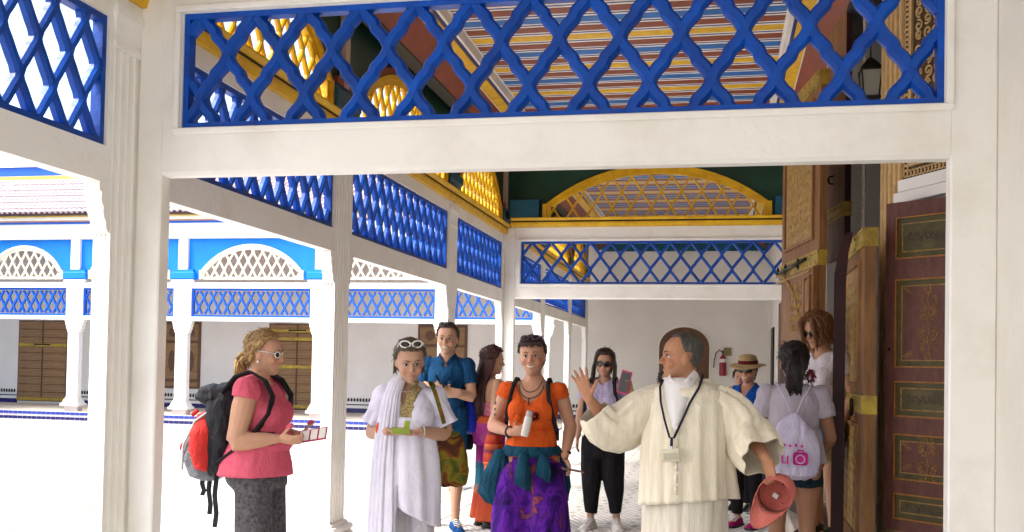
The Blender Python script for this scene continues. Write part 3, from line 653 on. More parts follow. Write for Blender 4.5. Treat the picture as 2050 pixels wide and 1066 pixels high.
for i in range(5):
    a, b = fx[i]+.236, fx[i+1]-.236; c = (a+b)/2
    t = empty('far_lattice_screen', (0, 0, 0), 'far arcade beam with bright blue lattice '+FB[i], 'screen', 'lattice screens of the far arcade')
    box('beam', WHITE, a, b, FY+.01, FY+.15, 2.40, 2.50, t); box('top_rail', WHITE, a, b, FY+.01, FY+.15, 3.20, 3.34, t)
    frame_rect(a, b, 2.501, 3.199, .05, -.03, .04, fF, MB()).build('blue_frame', FBLUE2, t)
    lattice(t, rect_in(a+.03, b-.03, 2.52, 3.18), (a, b, 2.50, 3.2), .125, .233, a+.05, .042, .05, fF, FBLUE2, nseg=3, joined=True, simple=True, wob=.7)
    half = (fx[i+1]-fx[i])/2
    arched('far_arched_lattice', 'cream arched lattice in bright blue panel '+FB[i], half-.36 if half-.36 < 1.36 else 1.36, .22, .86, lambda u, v, d, c=c: (c+u, FY+.05-d, 3.42+v), CREAM, 'cream arches of the far arcade', .125, .225, .045, .04, band=.13, nseg=3, joined=True, spandrel=FBLUE, sp_rect=(-half+.126, half-.126, .998), wob=.5)
fc = empty('far_cornice', (0, 0, 0), 'white frieze with blue and yellow lines along the far arcade', 'cornice')
X0, X1 = -22.5, -3.3
box('frieze', WHITE, X0, X1, FY-.06, FY+.14, 4.421, 4.80, fc); box('blue_line', FBLUE2, X0, X1, FY-.09, FY+.13, 4.801, 4.85, fc)
box('orange_line', mat('faded_orange', (.62, .30, .16), .6), X0, X1, FY-.11, FY+.12, 4.851, 4.88, fc); box('white_band', WHITE, X0, X1, FY-.17, FY+.11, 4.881, 4.96, fc)
box('yellow_line', mat('pale_yellow_paint', (.72, .52, .10), .6), X0, X1, FY-.25, FY+.10, 4.961, 5.01, fc)
fl = empty('far_gallery_ceiling_board', (0, 0, 0), 'dark red board ceiling inside the far gallery', 'ceiling'); box('boards', mat('red_board', (.42, .14, .07), .6), X0, X1, FY+.16, 25.39, 4.62, 4.70, fl)
# glazed tile roof: barrel tiles, each row stepping up
rf = empty('tiled_roof', (0, 0, 0), 'pale glazed barrel tile roof over the far arcade', 'roof')
ra, rb = Vector((0, 21.85, 5.03)), Vector((0, 24.5, 6.38)); sl_ = (rb-ra); SL = sl_.length; ang = math.atan2(sl_.z, sl_.y)
box('deck', ROOFD, X0, X1, 0, SL, -.06, -.001, rf).matrix_local = Matrix.Translation(ra) @ Matrix.Rotation(ang, 4, 'X')
NR = 11; tl = SL/NR
mb = MB(); n = 6
prof = lambda r, z: [(r*math.cos(math.pi*k/n), z, r*math.sin(math.pi*k/n)) for k in range(n+1)]
outer0, outer1 = prof(.066, 0), prof(.052, tl*1.12); inn0, inn1 = prof(.050, 0), prof(.038, tl*1.12)
mb.ring_loft([outer0, outer1], cap=False, close=False); mb.ring_loft([inn1, inn0], cap=False, close=False); mb.ring_loft([inn0, outer0], cap=False, close=False)
tile_me = mb.mesh('roof_tile', ROOFT); tile_v, tile_f = mb.v, mb.f
rm = Matrix.Translation(ra) @ Matrix.Rotation(ang, 4, 'X'); far_t = MB(); cnt = 0
for i in range(int((X1-X0)/.152)):
    x = X0+.076+i*.152
    for j in range(NR):
        m4 = rm @ Matrix.Translation((x+random.uniform(-.006, .006), j*tl-.03, .004+(.012 if j % 2 else .006))) @ Matrix.Rotation(math.radians(-2.5), 4, 'X') @ Matrix.Rotation(random.uniform(-.03, .03), 4, 'Z')
        if -18.7 < x < -14.7 and cnt < 296: o = link('roof_tile', tile_me, rf); o.matrix_local = m4; cnt += 1
        else: far_t.add([m4 @ Vector(p) for p in tile_v], tile_f)
far_t.build('distant_roof_tiles', ROOFT, rf, kind='stuff')
pr = empty('roof_parapet', (0, 0, 0), 'blue and yellow parapet above the far tiled roof', 'parapet')
box('yellow_course', mat('pale_yellow_paint', (.72, .52, .10), .6), X0, X1+.6, 24.5, 24.85, 6.40, 6.52, pr); box('blue_course', FBLUE2, X0, X1+.3, 24.53, 24.85, 6.521, 6.78, pr); box('coping', WHITE, X0, X1+.6, 24.48, 24.9, 6.781, 6.86, pr)
box('back_wall', FWALL, X0, X1+.6, 24.9, 25.4, 5.3, 6.85, pr)
# doors and shutters in the end wall of the far gallery
def plank_door(label, x0, x1, z0, z1, n, straps, m=FWOOD):
    t = empty('plank_door', ((x0+x1)/2, 25.4, 0), label, 'door'); w = (x1-x0)/2
    box('door_frame', FWOODD, -w, w, -.03, -.001, z0, z1, t)
    h = (z1-z0-.06)/n
    for s in (-1, 1):
        me = MB().box(*sorted((s*.02, s*(w-.05))), -.06, -.031, -h/2+.006, h/2-.006, .006).mesh('plank', m)
        for k in range(n): o = link('plank', me, t); o.location = (0, random.uniform(-.004, .004), z0+.03+h*(k+.5))
    for v in straps: MB().box(-w+.02, w-.02, -.075, -.061, v-.045, v+.045, .004).build('brass_strap', BRASS, t)
    box('bolt', IRON, -.25, .25, -.095, -.076, straps[0]+.0, straps[0]+.03, t)
    return t
plank_door('brown double plank door with yellow metal strap left of the front column', -19.99, -18.35, .16, 2.49, 10, [1.78, .22])
plank_door('plank door with three yellow metal straps behind the pink shirted woman', -12.15, -10.45, .12, 2.48, 10, [2.28, 2.06, 1.3, .22])
def panel_shutter(label, x0, x1, z0, z1):
    t = empty('panelled_shutter', ((x0+x1)/2, 25.4, 0), label, 'shutter'); w = (x1-x0)/2
    box('frame', FWOODD, -w, w, -.04, -.001, z0, z1, t); H = z1-z0
    for s in (-1, 1):
        for a, b in ((.04, .28), (.32, .86), (.9, .97)):
            MB().box(*sorted((s*.06, s*(w-.06))), -.055, -.041, z0+H*(1-b), z0+H*(1-a), .012).build('panel', FWOOD, t)
            if b-a > .2: MB().ell((s*w/2, -.055, z0+H*(1-(a+b)/2)), (w*.2, .012, H*(b-a)*.3), None, 10, 6).build('carved_boss', FWOODD, t)
    return t
panel_shutter('brown panelled window shutters behind the second far column', -15.34, -14.2, .63, 2.50)
panel_shutter('brown panelled shutters behind the head of the blue polo man', -7.88, -6.53, .63, 2.50)
dd = empty('tile_dado', (0, 0, 0), 'tiled dado with black teeth along the far gallery wall', 'dado')
for a, b in ((-22, -20.0), (-18.34, -12.17), (-10.44, -3.2)):
    box('navy_band', TILEN, a, b, 25.37, 25.399, .101, .22, dd); box('white_band', TILEW, a, b, 25.372, 25.399, .221, .30, dd); box('black_line', BLACKT, a, b, 25.371, 25.399, .301, .33, dd); box('white_band', TILEW, a, b, 25.373, 25.399, .331, .48, dd)
    mb = MB(); x = a+.05
    while x < b-.05: mb.add([(x-.03, 25.368, .40), (x+.03, 25.368, .40), (x+.03, 25.368, .47), (x, 25.368, .50), (x-.03, 25.368, .47), (x-.03, 25.38, .40), (x+.03, 25.38, .40), (x+.03, 25.38, .47), (x, 25.38, .50), (x-.03, 25.38, .47)], [(0, 1, 2, 3, 4), (9, 8, 7, 6, 5), (0, 5, 6, 1), (1, 6, 7, 2), (2, 7, 8, 3), (3, 8, 9, 4), (4, 9, 5, 0)]); x += .085
    mb.build('black_teeth', BLACKT, dd, kind='stuff')
tag(box('side_wall', FWALL, -23, -22.5, 5, 25.9, -.5, 6), 'white wall closing the courtyard on the left', 'wall')

tag(box('light_block_wall', WALL, -3.25, -3.13, -9, 1.38, 3.27, 5.019), 'unseen wall added behind the viewer to block light', 'wall')  # unseen wall added behind the camera to keep light off the front screen
# ------------------------------------------------------------------ people: body builder
def remesh(mb, vox, smooth=3, fac=.5):
    me = mb.mesh('tmp', []); o = bpy.data.objects.new('tmp', me); COL.objects.link(o)
    r = o.modifiers.new('r', 'REMESH'); r.mode = 'VOXEL'; r.voxel_size = vox
    if smooth: s = o.modifiers.new('s', 'SMOOTH'); s.factor = fac; s.iterations = smooth
    dg = bpy.context.evaluated_depsgraph_get(); out = bpy.data.meshes.new_from_object(o.evaluated_get(dg))
    bpy.data.objects.remove(o); bpy.data.meshes.remove(me); out.materials.clear()
    return out
def np_mesh(me):
    n = len(me.vertices); v = np.empty(n*3); me.vertices.foreach_get('co', v); nn = np.empty(n*3); me.vertices.foreach_get('normal', nn)
    return v.reshape(-1, 3), nn.reshape(-1, 3), [tuple(p.vertices) for p in me.polygons]
def fnoise(P, sx, sy, sz, seed=0.0):
    return np.array([noise.noise((p[0]*sx+seed, p[1]*sy+seed*.7, p[2]*sz-seed)) for p in P])
def skin_mat():
    if 'skin' in MATS: return MATS['skin']
    m = mat('skin', (.5, .3, .2), .52, .05, 40, .3, 160, .3, subs=.10)
    N = m.node_tree.nodes; L = m.node_tree.links; b = N['Principled BSDF']
    a = N.new('ShaderNodeAttribute'); a.attribute_name = 'tint'; n = N.new('ShaderNodeTexNoise'); n.inputs['Scale'].default_value = 35
    mx = N.new('ShaderNodeMix'); mx.data_type = 'RGBA'; mx.blend_type = 'MULTIPLY'; mx.inputs[0].default_value = .22
    for l in list(b.inputs['Base Color'].links): L.remove(l)
    L.new(a.outputs['Color'], mx.inputs[6]); L.new(n.outputs['Color'], mx.inputs[7]); L.new(mx.outputs[2], b.inputs['Base Color'])
    return m
HEADP = [(-.03, .10, .29, .02), (.03, .155, .345, -.02), (.10, .215, .37, -.10), (.20, .262, .365, -.26), (.33, .292, .36, -.37), (.42, .312, .345, -.41), (.49, .322, .335, -.44), (.57, .332, .375, -.455), (.68, .335, .365, -.465), (.79, .312, .315, -.44), (.89, .255, .215, -.36), (.96, .16, .09, -.23), (1.0, .06, -.02, -.12)]
class Person:
    def __init__(s, label, loc, face, H=1.66, female=True, skin=(.52, .30, .20), wide=1.0, deep=1.0, vox=.0072, head_rot=(0, 0, 0), bust=1.0, belly=0.0, feet=True):
        """face = world direction the body faces (x,y). head_rot = yaw (+ to own left), pitch (+ down), roll"""
        s.H = H; s.f = female; s.skin = skin; s.w = wide; s.d = deep; s.vox = vox; s.hr = head_rot; s.bust = bust; s.belly = belly; s.feet = feet
        s.root = empty('person', loc, label, 'person', rz=math.atan2(-face[0], face[1]))
        sh = .098*H if female else .112*H; hp = .054*H
        V = Vector
        s.J = dict(pel=V((0, 0, .53*H)), chest=V((0, 0, .74*H)), neck=V((0, -.008*H, .838*H)), head=V((0, .004*H, .857*H)))
        for sd, n in ((1, 'R'), (-1, 'L')):
            s.J['sh'+n] = V((sd*sh*wide, -.005*H, .806*H)); s.J['el'+n] = V((sd*(sh*wide+.035*H), -.012*H, .635*H)); s.J['wr'+n] = V((sd*(sh*wide+.045*H), .045*H, .49*H))
            s.J['hip'+n] = V((sd*hp*wide, 0, .51*H)); s.J['kn'+n] = V((sd*hp*1.05*wide, .012*H, .285*H)); s.J['an'+n] = V((sd*hp*1.05*wide, -.01*H, .045*H))
        s.hands = {'R': dict(d=V((0, .15, -1)), n=V((-1, 0, 0)), curl=.35, spread=.06), 'L': dict(d=V((0, .15, -1)), n=V((1, 0, 0)), curl=.35, spread=.06)}
        s.arm_scale = 1.0; s.bones = []
    def set(s, **kw):
        for k, v in kw.items(): s.J[k] = Vector(v)
        return s
    def bone(s, name, a, b, r): s.bones.append((name, Vector(a), Vector(b), r))
    def finger(s, mb, p, d, n, lens, r, curl, bone):
        pts = [p]; ax = d.cross(n).normalized(); dd = d.copy(); q = p
        for i, l in enumerate(lens):
            dd = Matrix.Rotation(curl*(.55+.35*i), 3, ax) @ dd if i or curl else dd
            q = q+dd*l; pts.append(q)
        mb.tube([p-d*.02]+pts+[pts[-1]+dd*r*.5], [r*1.05]*len(pts)+[r*.82, r*.45], 7)
    def make_hand(s, mb, side):
        h = s.hands[side]; k = s.H/1.7*(1.0 if not s.f else .92); w = s.J['wr'+side]
        d = Vector(h['d']).normalized(); n = Vector(h['n']); n = (n-d*n.dot(d)).normalized(); lat = d.cross(n)      # lat points to one side
        if side == 'L': lat = -lat
        th = h.get('thumb', 1)*lat           # side of the thumb
        c = h['curl']; sp = h['spread']
        rings = []
        for t, hw, ht in ((-.012, .026, .020), (.015, .032, .0165), (.05, .041, .016), (.085, .042, .0135), (.098, .036, .010)):
            rings.append([w+d*(t*k)+th*(math.cos(a)*hw*k)+n*(math.sin(a)*ht*k) for a in (2*math.pi*q/10 for q in range(10))])
        mb.ring_loft(rings)
        for i, (off, ln) in enumerate(((.030, .070), (.0105, .079), (-.010, .073), (-.029, .056))):
            ang = (1.5-i)*sp
            fd = (d*math.cos(ang)+th*math.sin(ang)).normalized()
            cc = c[i+1] if hasattr(c, '__len__') else c
            s.finger(mb, w+d*(.093*k)+th*(off*k), fd, n, [ln*k*.46, ln*k*.3, ln*k*.27], .0086*k, cc, None)
        cc = c[0] if hasattr(c, '__len__') else c*.6
        td = (d*.62+th*.75+n*.25).normalized()
        s.finger(mb, w+d*(.022*k)+th*(.026*k), td, n, [.038*k, .030*k, .024*k], .0105*k, cc*.5, None)
        s.bone('ha'+side, w, w+d*.16*k, .045)
    def HMx(s):
        y, p, r = s.hr
        R_ = Matrix.Rotation(y, 3, 'Z') @ Matrix.Rotation(-p, 3, 'X') @ Matrix.Rotation(r, 3, 'Y')
        return R_
    def hp(s, x, y, z):
        """head-local (units of head height) to person-local; pivot at the neck joint"""
        hh = s.hh; return s.J['head']+s.R @ Vector((x*hh, y*hh, z*hh))
    def body(s):
        H, J = s.H, s.J; mb = MB(); s.hh = .144*H; s.R = s.HMx(); hh = s.hh
        f = s.f; W = s.w; D = s.d
        # torso
        prof = [(.465, .072, .060, 0), (.49, .098, .074, -.008), (.525, .106 if f else .098, .080, -.010), (.57, .096 if f else .095, .072, -.002), (.615, .082 if f else .092, .062+.02*s.belly, .004+.012*s.belly), (.66, .084 if f else .095, .064+.012*s.belly, .006), (.71, .092 if f else .102, .068, .004), (.755, .098 if f else .110, .066, 0), (.79, .092 if f else .106, .056, -.004), (.815, .070 if f else .082, .046, -.006), (.835, .045, .038, -.008), (.85, .034, .034, -.006)]
        rings = []
        for z, rx, ry, oy in prof:
            zz = z*H; 
            t = min(max((zz-J['pel'].z)/(J['chest'].z-J['pel'].z), 0), 1); t2 = min(max((zz-J['chest'].z)/(J['neck'].z-J['chest'].z), 0), 1)
            c = J['pel'].lerp(J['chest'], t) if t2 <= 0 else J['chest'].lerp(J['neck'], t2)
            rings.append([(c.x+rx*H*W*math.cos(a)*(1 if abs(math.cos(a)) < .99 else 1), c.y+oy*H+ry*H*D*math.sin(a), zz) for a in (2*math.pi*q/20 for q in range(20))])
        mb.ring_loft(rings)
        s.bone('torso', J['pel']+Vector((0, 0, -.03*H)), J['chest'], .10*H*W); s.bone('torso', J['chest'], J['neck']-Vector((0, 0, .03*H)), .10*H*W)
        for n in 'RL': s.bone('torso', J['chest']+Vector((0, 0, .055*H)), J['sh'+n].lerp(J['neck'], .15), .045*H)
        if f and s.bust:
            for sd in (-1, 1): mb.ell(J['chest']+Vector((sd*.044*H*W, .036*H*D, -.022*H)), (.044*H*W, .044*H*s.bust, .046*H))
        for sd in (-1, 1): mb.ell(J['pel']+Vector((sd*.05*H*W, -.036*H*D, -.022*H)), (.056*H*W, .052*H*D, .058*H))
        # neck
        nb = J['neck']+Vector((0, 0, -.02*H)); nt_ = s.hp(0, -.12, .26)
        mb.tube([nb-Vector((0, 0, .02*H)), nb, nb.lerp(nt_, .5), nt_], [.042*H, .036*H if f else .042*H, .031*H if f else .038*H, .032*H], 14); s.bone('neck', nb+Vector((0, 0, .012*H)), nt_, .04*H)
        # head
        rings = []
        for z, hw, yf, yb in HEADP:
            ring = []
            for q in range(24):
                a = 2*math.pi*q/24; ca, sa = math.cos(a), math.sin(a)
                ring.append(s.hp(hw*math.copysign(abs(ca)**.88, ca), (yf if sa > 0 else -yb)*sa if True else 0, z))
            rings.append(ring)
        mb.ring_loft(rings)
        mb.tube([s.hp(0, .345, .54), s.hp(0, .40, .45), s.hp(0, .455, .37), s.hp(0, .43, .325)], [.032*hh, .04*hh, .052*hh, .035*hh], 8)
        for sd in (-1, 1):
            mb.ell(s.hp(sd*.05, .395, .345), (.032*hh,)*3, None, 8, 6)
            mb.ell(s.hp(sd*.17, .265, .33), (.10*hh, .09*hh, .10*hh)); mb.tube([s.hp(sd*.05, .365, .555), s.hp(sd*.14, .355, .58), s.hp(sd*.24, .28, .56)], [.03*hh, .034*hh, .02*hh], 6)
            mb.ell(s.hp(sd*.335, -.03, .43), (.035*hh, .075*hh, .115*hh), s.R, 8, 8)
        mb.ell(s.hp(0, .355, .225), (.085*hh, .045*hh, .022*hh), s.R); mb.ell(s.hp(0, .352, .185), (.07*hh, .045*hh, .024*hh), s.R); mb.ell(s.hp(0, .315, .05), (.08*hh, .06*hh, .06*hh))
        s.bone('head', s.hp(0, -.03, .3), s.hp(0, -.03, .72), .085*H*.75)
        # arms
        A = s.arm_scale
        for n in 'RL':
            a, e, w_ = J['sh'+n], J['el'+n], J['wr'+n]
            mb.ell(a+Vector((0, 0, -.012*H)), (.033*H*A, .033*H*A, .036*H*A))
            mb.tube([J['neck'].lerp(a, .45)+Vector((0, 0, -.022*H)), a+Vector((0, 0, -.012*H)), a.lerp(e, .35), a.lerp(e, .75), e], [.028*H, .030*H*A, .031*H*A, .026*H*A, .024*H*A], 12)
            mb.tube([e.lerp(a, .06), e, e.lerp(w_, .25), e.lerp(w_, .65), w_], [.024*H*A, .025*H*A, .026*H*A, .020*H*A, .0155*H], 12)
            s.bone('ua'+n, a, e, .032*H*A); s.bone('fa'+n, e, w_, .024*H*A)
            s.make_hand(mb, n)
        for n in 'RL':
            h_, k_, a_ = J['hip'+n], J['kn'+n], J['an'+n]
            mb.tube([h_+Vector((0, 0, .03*H)), h_, h_.lerp(k_, .4), h_.lerp(k_, .85), k_], [.058*H*W, .058*H*W, .050*H*W, .036*H, .034*H], 14)
            mb.tube([k_.lerp(h_, .05), k_, k_.lerp(a_, .3)+Vector((0, -.008*H, 0)), k_.lerp(a_, .65), a_], [.034*H, .033*H, .034*H, .025*H, .020*H], 12)
            s.bone('th'+n, h_, k_, .05*H*W); s.bone('ca'+n, k_, a_, .033*H)
            ft = Vector((0, 1, 0)); ft = (J.get('toe'+n, a_+Vector((0, .15, 0)))-a_); ft.z = 0; ft.normalize()
            fl = .15*H; g = .022*H
            mb.tube([Vector((a_.x, a_.y, a_.z-.02*H))-ft*.035*H, Vector((a_.x, a_.y, a_.z-.022*H))+ft*.03*H, a_+ft*.075*H+Vector((0, 0, -.028*H)), a_+ft*.105*H+Vector((0, 0, -.031*H))], [.020*H, .023*H, .020*H, .014*H], 10)
            s.bone('ft'+n, a_+Vector((0, 0, -.02*H)), a_+ft*.11*H+Vector((0, 0, -.03*H)), .022*H)
        me = remesh(mb, s.vox, 2, .5)
        s.V, s.N, s.F = np_mesh(me)
        best = np.full(len(s.V), 1e9); s.part = np.empty(len(s.V), dtype=object); s.t = np.zeros(len(s.V))
        for nm, a, b, r in s.bones:
            a, b = np.array(a), np.array(b); d = b-a; t = np.clip(((s.V-a) @ d)/(d @ d), 0, 1)
            dist = np.linalg.norm(s.V-(a+t[:, None]*d), axis=1)/r
            m = dist < best; best[m] = dist[m]; s.part[m] = nm; s.t[m] = t[m]
        Ri = np.array(s.R.transposed()); s.hl = ((s.V-np.array(J['head'])) @ Ri.T)/hh          # head-local coordinates of all verts
        # tint
        c = np.tile(np.array(s.skin), (len(s.V), 1)); hl = s.hl; hd = (s.part == 'head')
        def dab(x, y, z, rx, ry, rz, col, k, sel=hd):
            q = ((np.abs(hl[:, 0])-x)/rx)**2+((hl[:, 1]-y)/ry)**2+((hl[:, 2]-z)/rz)**2; wgt = np.clip(1.25-q, 0, 1)*k*sel
            c[:] = c*(1-wgt[:, None])+np.array(col)*wgt[:, None]
        sk = np.array(s.skin)
        dab(.17, .33, .32, .13, .2, .11, sk*np.array((1.12, .82, .78)), .5)
        dab(0, .42, .205, .12, .12, .035, sk*np.array((.75, .38, .38)), .8)
        dab(.14, .33, .49, .10, .12, .06, sk*np.array((.72, .62, .60)), .7)
        dab(0, .42, .32, .06, .06, .02, sk*np.array((.6, .45, .42)), .6)
        s.c = c; s.dab = dab; s.me = me
        for p in me.polygons: p.use_smooth = True
        return s
    def under(s, sel, col): s.c[sel] = np.array(col)
    def finish_body(s):
        at = s.me.color_attributes.new('tint', 'FLOAT_COLOR', 'POINT'); cc = np.ones((len(s.V), 4)); cc[:, :3] = s.c
        at.data.foreach_set('color', cc.ravel()); s.me.materials.append(skin_mat())
        s.bo = link('body', s.me, s.root); return s
    # garment cut out of the body surface, lifted off it
    def cover(s, name, m, sel, off=.010, fold=(0, 10, 3, 0), extra=None, clear=True, smooth=3):
        """sel: bool array over verts; off: float or array; fold=(amp, freq_xy, freq_z, seed)"""
        V, N = s.V, s.N; faces = [f for f in s.F if all(sel[i] for i in f)]
        if not faces: return None
        used = sorted({i for f in faces for i in f}); mp = {i: k for k, i in enumerate(used)}
        o = (off if hasattr(off, '__len__') else np.full(len(V), off))[used]
        if fold[0]: o = o+fold[0]*(np.clip(fnoise(V[used], fold[1], fold[1], fold[2], fold[3])+.25, -.2, 1))+fold[0]*.5*fnoise(V[used], fold[1]*2.2, fold[1]*2.2, fold[2]*3, fold[3]+5)
        P = V[used]+N[used]*o[:, None]
        if extra is not None: P = extra(P)
        fs = [tuple(mp[i] for i in f) for f in faces]
        # rim
        cnt = {}
        for f in fs:
            for a, b in zip(f, f[1:]+f[:1]): cnt[(a, b)] = cnt.get((a, b), 0)+1
        bnd = [(a, b) for (a, b) in cnt if (b, a) not in cnt]
        rim = {}; P = [tuple(p) for p in P]
        for a, b in bnd:
            for i in (a, b):
                if i not in rim: rim[i] = len(P); g = used[i]; P.append(tuple(V[g]-N[g]*.002))
        fs += [(b, a, rim[a], rim[b]) for a, b in bnd]
        me = bpy.data.meshes.new(name); me.from_pydata(P, [], fs); me.materials.append(m)
        for p in me.polygons: p.use_smooth = True
        o_ = link(name, me, s.root)
        if smooth: md = o_.modifiers.new('relax', 'SMOOTH'); md.factor = .5; md.iterations = smooth
        return o_
    def is_(s, *names): return np.isin(s.part, names)
    def solid(s, name, m, mb, vox=.010, smooth=4, fold=(0, 8, 2, 0), fn=None):
        me = remesh(mb, vox, smooth, .5)
        if fold[0] or fn:
            V, N, F = np_mesh(me)
            d = fold[0]*(fnoise(V, fold[1], fold[1], fold[2], fold[3])+.45*fnoise(V, fold[1]*2.3, fold[1]*2.3, fold[2]*2.5, fold[3]+9)) if fold[0] else np.zeros(len(V))
            if fn: d = d*fn(V)
            V = V+N*d[:, None]; me.vertices.foreach_set('co', V.ravel())
        me.materials.append(m)
        for p in me.polygons: p.use_smooth = True
        me.update(); return link(name, me, s.root)
    # ---- face and hair
    def face(s, brow=(.05, .03, .02), eyes=True, smile=False):
        hh = s.hh
        if eyes:
            for sd in (-1, 1):
                mb = MB(); c = s.hp(sd*.135, .292, .487); mb.ell(c, (.058*hh, .058*hh, .040*hh), s.R, 10, 8)
                e = mb.build('eye', mat('eye_white', (.62, .58, .55), .25), s.root, smooth=True)
                mb = MB(); mb.ell(s.hp(sd*.135, .333, .485), (.030*hh, .02*hh, .030*hh), s.R, 10, 6); mb.build('iris', mat('dark_iris', (.02, .012, .008), .15), e, smooth=True)
                mb = MB(); mb.tube([s.hp(sd*.07, .335, .505), s.hp(sd*.135, .352, .525), s.hp(sd*.20, .315, .503)], .007*hh, 5); mb.build('eyelid', mat('dark_lash', (.03, .016, .012), .6), e)
        for sd in (-1, 1):
            mb = MB(); mb.tube([s.hp(sd*.055, .388, .575), s.hp(sd*.13, .385, .60), s.hp(sd*.225, .31, .58)], [.009*hh, .011*hh, .004*hh], 5)
            mb.build('eyebrow', mat('brow_%d' % int(brow[0]*1000), brow, .8), s.root, smooth=True)
        if smile:
            mb = MB(); mb.tube([s.hp(-.11, .345, .235), s.hp(-.05, .388, .205), s.hp(0, .395, .20), s.hp(.05, .388, .205), s.hp(.11, .345, .235)], [.008*hh, .022*hh, .026*hh, .022*hh, .008*hh], 6); mb.build('teeth', mat('teeth', (.72, .68, .60), .3), s.root, smooth=True)
    def scalp(s, zf=.80, zs=.46, zb=.10, y0=.16):
        h = s.hl; hd = s.part == 'head'
        x, y, z = h[:, 0], h[:, 1], h[:, 2]
        line = np.where(y > y0, zf, np.where(y > -.05, zs+(zf-zs)*np.clip((y+.05)/(y0+.05), 0, 1)**1.5, np.where(y > -.2, zs-(zs-zb)*np.clip((-.05-y)/.15, 0, 1), zb)))
        ear = (np.abs(x) > .30) & (np.abs(y+.03) < .12) & (z < .56)
        return (hd | ((s.part == 'neck') & (z > zb))) & (z > line) & ~ear
    def hair_cap(s, m, off=.014, vol=.0, name='hair', comb=420, **kw):
        sel = s.scalp(**kw); h = s.hl
        o = off+vol*np.clip(h[:, 2]-.4, 0, 1)+.25*off*fnoise(s.V, 60, 60, 14, 3.3)+.35*off*fnoise(s.V, 140, 140, 30, 1.3)
        ob = s.cover(name, m, sel, o, clear=False, smooth=0)
        # fine strands combed over the cap, a few flying away
        idx = np.nonzero(sel)[0]; rnd = random.Random(len(idx)); mb = MB(); hh = s.hh
        if len(idx) and comb:
            for k in range(comb):
                i = rnd.choice(list(idx)) if k == 0 else idx[rnd.randrange(len(idx))]
                P0 = Vector(s.V[i]); n = Vector(s.N[i]); loc = s.hl[i]
                fl = s.R @ Vector((rnd.uniform(-.25, .25)+.3*loc[0], -.9 if loc[2] > .55 else -.45, -.25 if loc[2] > .7 else -.9))
                fl = (fl-n*fl.dot(n)).normalized(); wild = rnd.random() < .10; pts = []; L = rnd.uniform(.03, .06)
                for q in range(4):
                    t = q/3; pts.append(P0+n*(float(o[i])*.9+.0035+(.010*t if wild else -.012*t*t))+fl*L*t+Vector((rnd.uniform(-.002, .002), rnd.uniform(-.002, .002), 0)))
                mb.tube(pts, [.0018, .0022, .0018, .0006], 3)
            mb.build('hair_strands', m, s.root, smooth=True, kind='stuff')
        return ob
    def strands(s, m, roots, path, rad=.006, name='hair_strands', parent=None, n=4):
        mb = MB()
        for r in roots:
            P = path(r); k = len(P)
            mb.tube(P, [rad*(.6+.8*math.sin(math.pi*min(1, (i+.6)/k)))*(1 if i < k-1 else .3) for i in range(k)], n)
        return mb.build(name, m, parent or s.root, smooth=True, kind='stuff')
    def sunglasses(s, frame, lens, on='eyes', name='sunglasses', w=1.0, lift=0):
        """a thing of its own shape resting on the face or pushed up into the hair"""
        hh = s.hh; mb = MB()
        if on == 'eyes': f = lambda x, z, d=0: s.hp(x, .40+d-.55*x*x*2, .485+z)
        else: f = lambda x, z, d=0: s.hp(x, .25+lift+d-.9*x*x-.35*z*1.0, .985+z*.75+lift*.2)
        g = empty(name, (0, 0, 0)); g.parent = s.root
        for sd in (-1, 1):
            P = [(sd*.15+.105*w*math.cos(a), .085*w*math.sin(a)) for a in (2*math.pi*q/14 for q in range(15))]
            mb.tube([f(*p) for p in P], .018*hh*w, 5, cap=False)
            ml = MB(); c = f(sd*.15, 0, .0); ring = [f(*p) for p in P[:-1]]; ml.add([c]+ring, [(0, 1+i, 1+(i+1) % 14) for i in range(14)]); ml.build('lens', lens, g)
            yb = (-.05, .53) if on == 'eyes' else (-.12, .62)
            mb.tube([f(sd*.255*w, .03), s.hp(sd*.345, .12 if on == 'eyes' else .05, .53 if on == 'eyes' else .78), s.hp(sd*.36, *yb)], .012*hh, 5)
        mb.tube([f(-.05, .02), f(0, .04, .01), f(.05, .02)], .014*hh, 5)
        mb.build('frame', frame, g, smooth=True); return g
    def shoes(s, m, sole, lace=None, white=None):
        for n in 'RL':
            a = s.J['an'+n]; H = s.H; ft = (s.J.get('toe'+n, a+Vector((0, .15, 0)))-a); ft.z = 0; ft.normalize(); zb = a.z-.045*H
            side = Vector((ft.y, -ft.x, 0))
            def P(u, w_, z): return Vector((a.x, a.y, zb))+ft*u*H+side*w_*H+Vector((0, 0, z*H))
            mb = MB(); rings = []
            for u, hw, hz in ((-.045, .012, .03), (-.04, .024, .052), (-.015, .029, .06), (.015, .029, .058), (.045, .030, .046), (.075, .032, .036), (.105, .030, .029), (.122, .018, .022), (.128, .005, .016)):
                rings.append([P(u, hw*math.cos(b)*(1 if math.sin(b) < 0 else .9), .010+max(0, (math.sin(b)+.15))/1.15*(hz-.010)) for b in (2*math.pi*q/12 for q in range(12))])
            mb.ring_loft(rings); sh = mb.build('shoe', m, s.root, smooth=True)
            mb = MB(); rings = [[P(u, hw*c_, z) for c_, z in ((-1, .001), (1, .001), (1.04, .013), (-1.04, .013))] for u, hw in ((-.05, .012), (-.04, .027), (0, .029), (.05, .031), (.08, .034), (.11, .031), (.128, .016))]
            mb.ring_loft(rings); mb.build('sole', sole, sh)
            if lace:
                mb = MB()
                for k in range(4): u = .02+k*.016; mb.tube([P(u, -.02, .052-k*.005), P(u+.006, 0, .060-k*.006), P(u, .02, .052-k*.005)], .0028*H, 4)
                mb.build('laces', lace, sh)
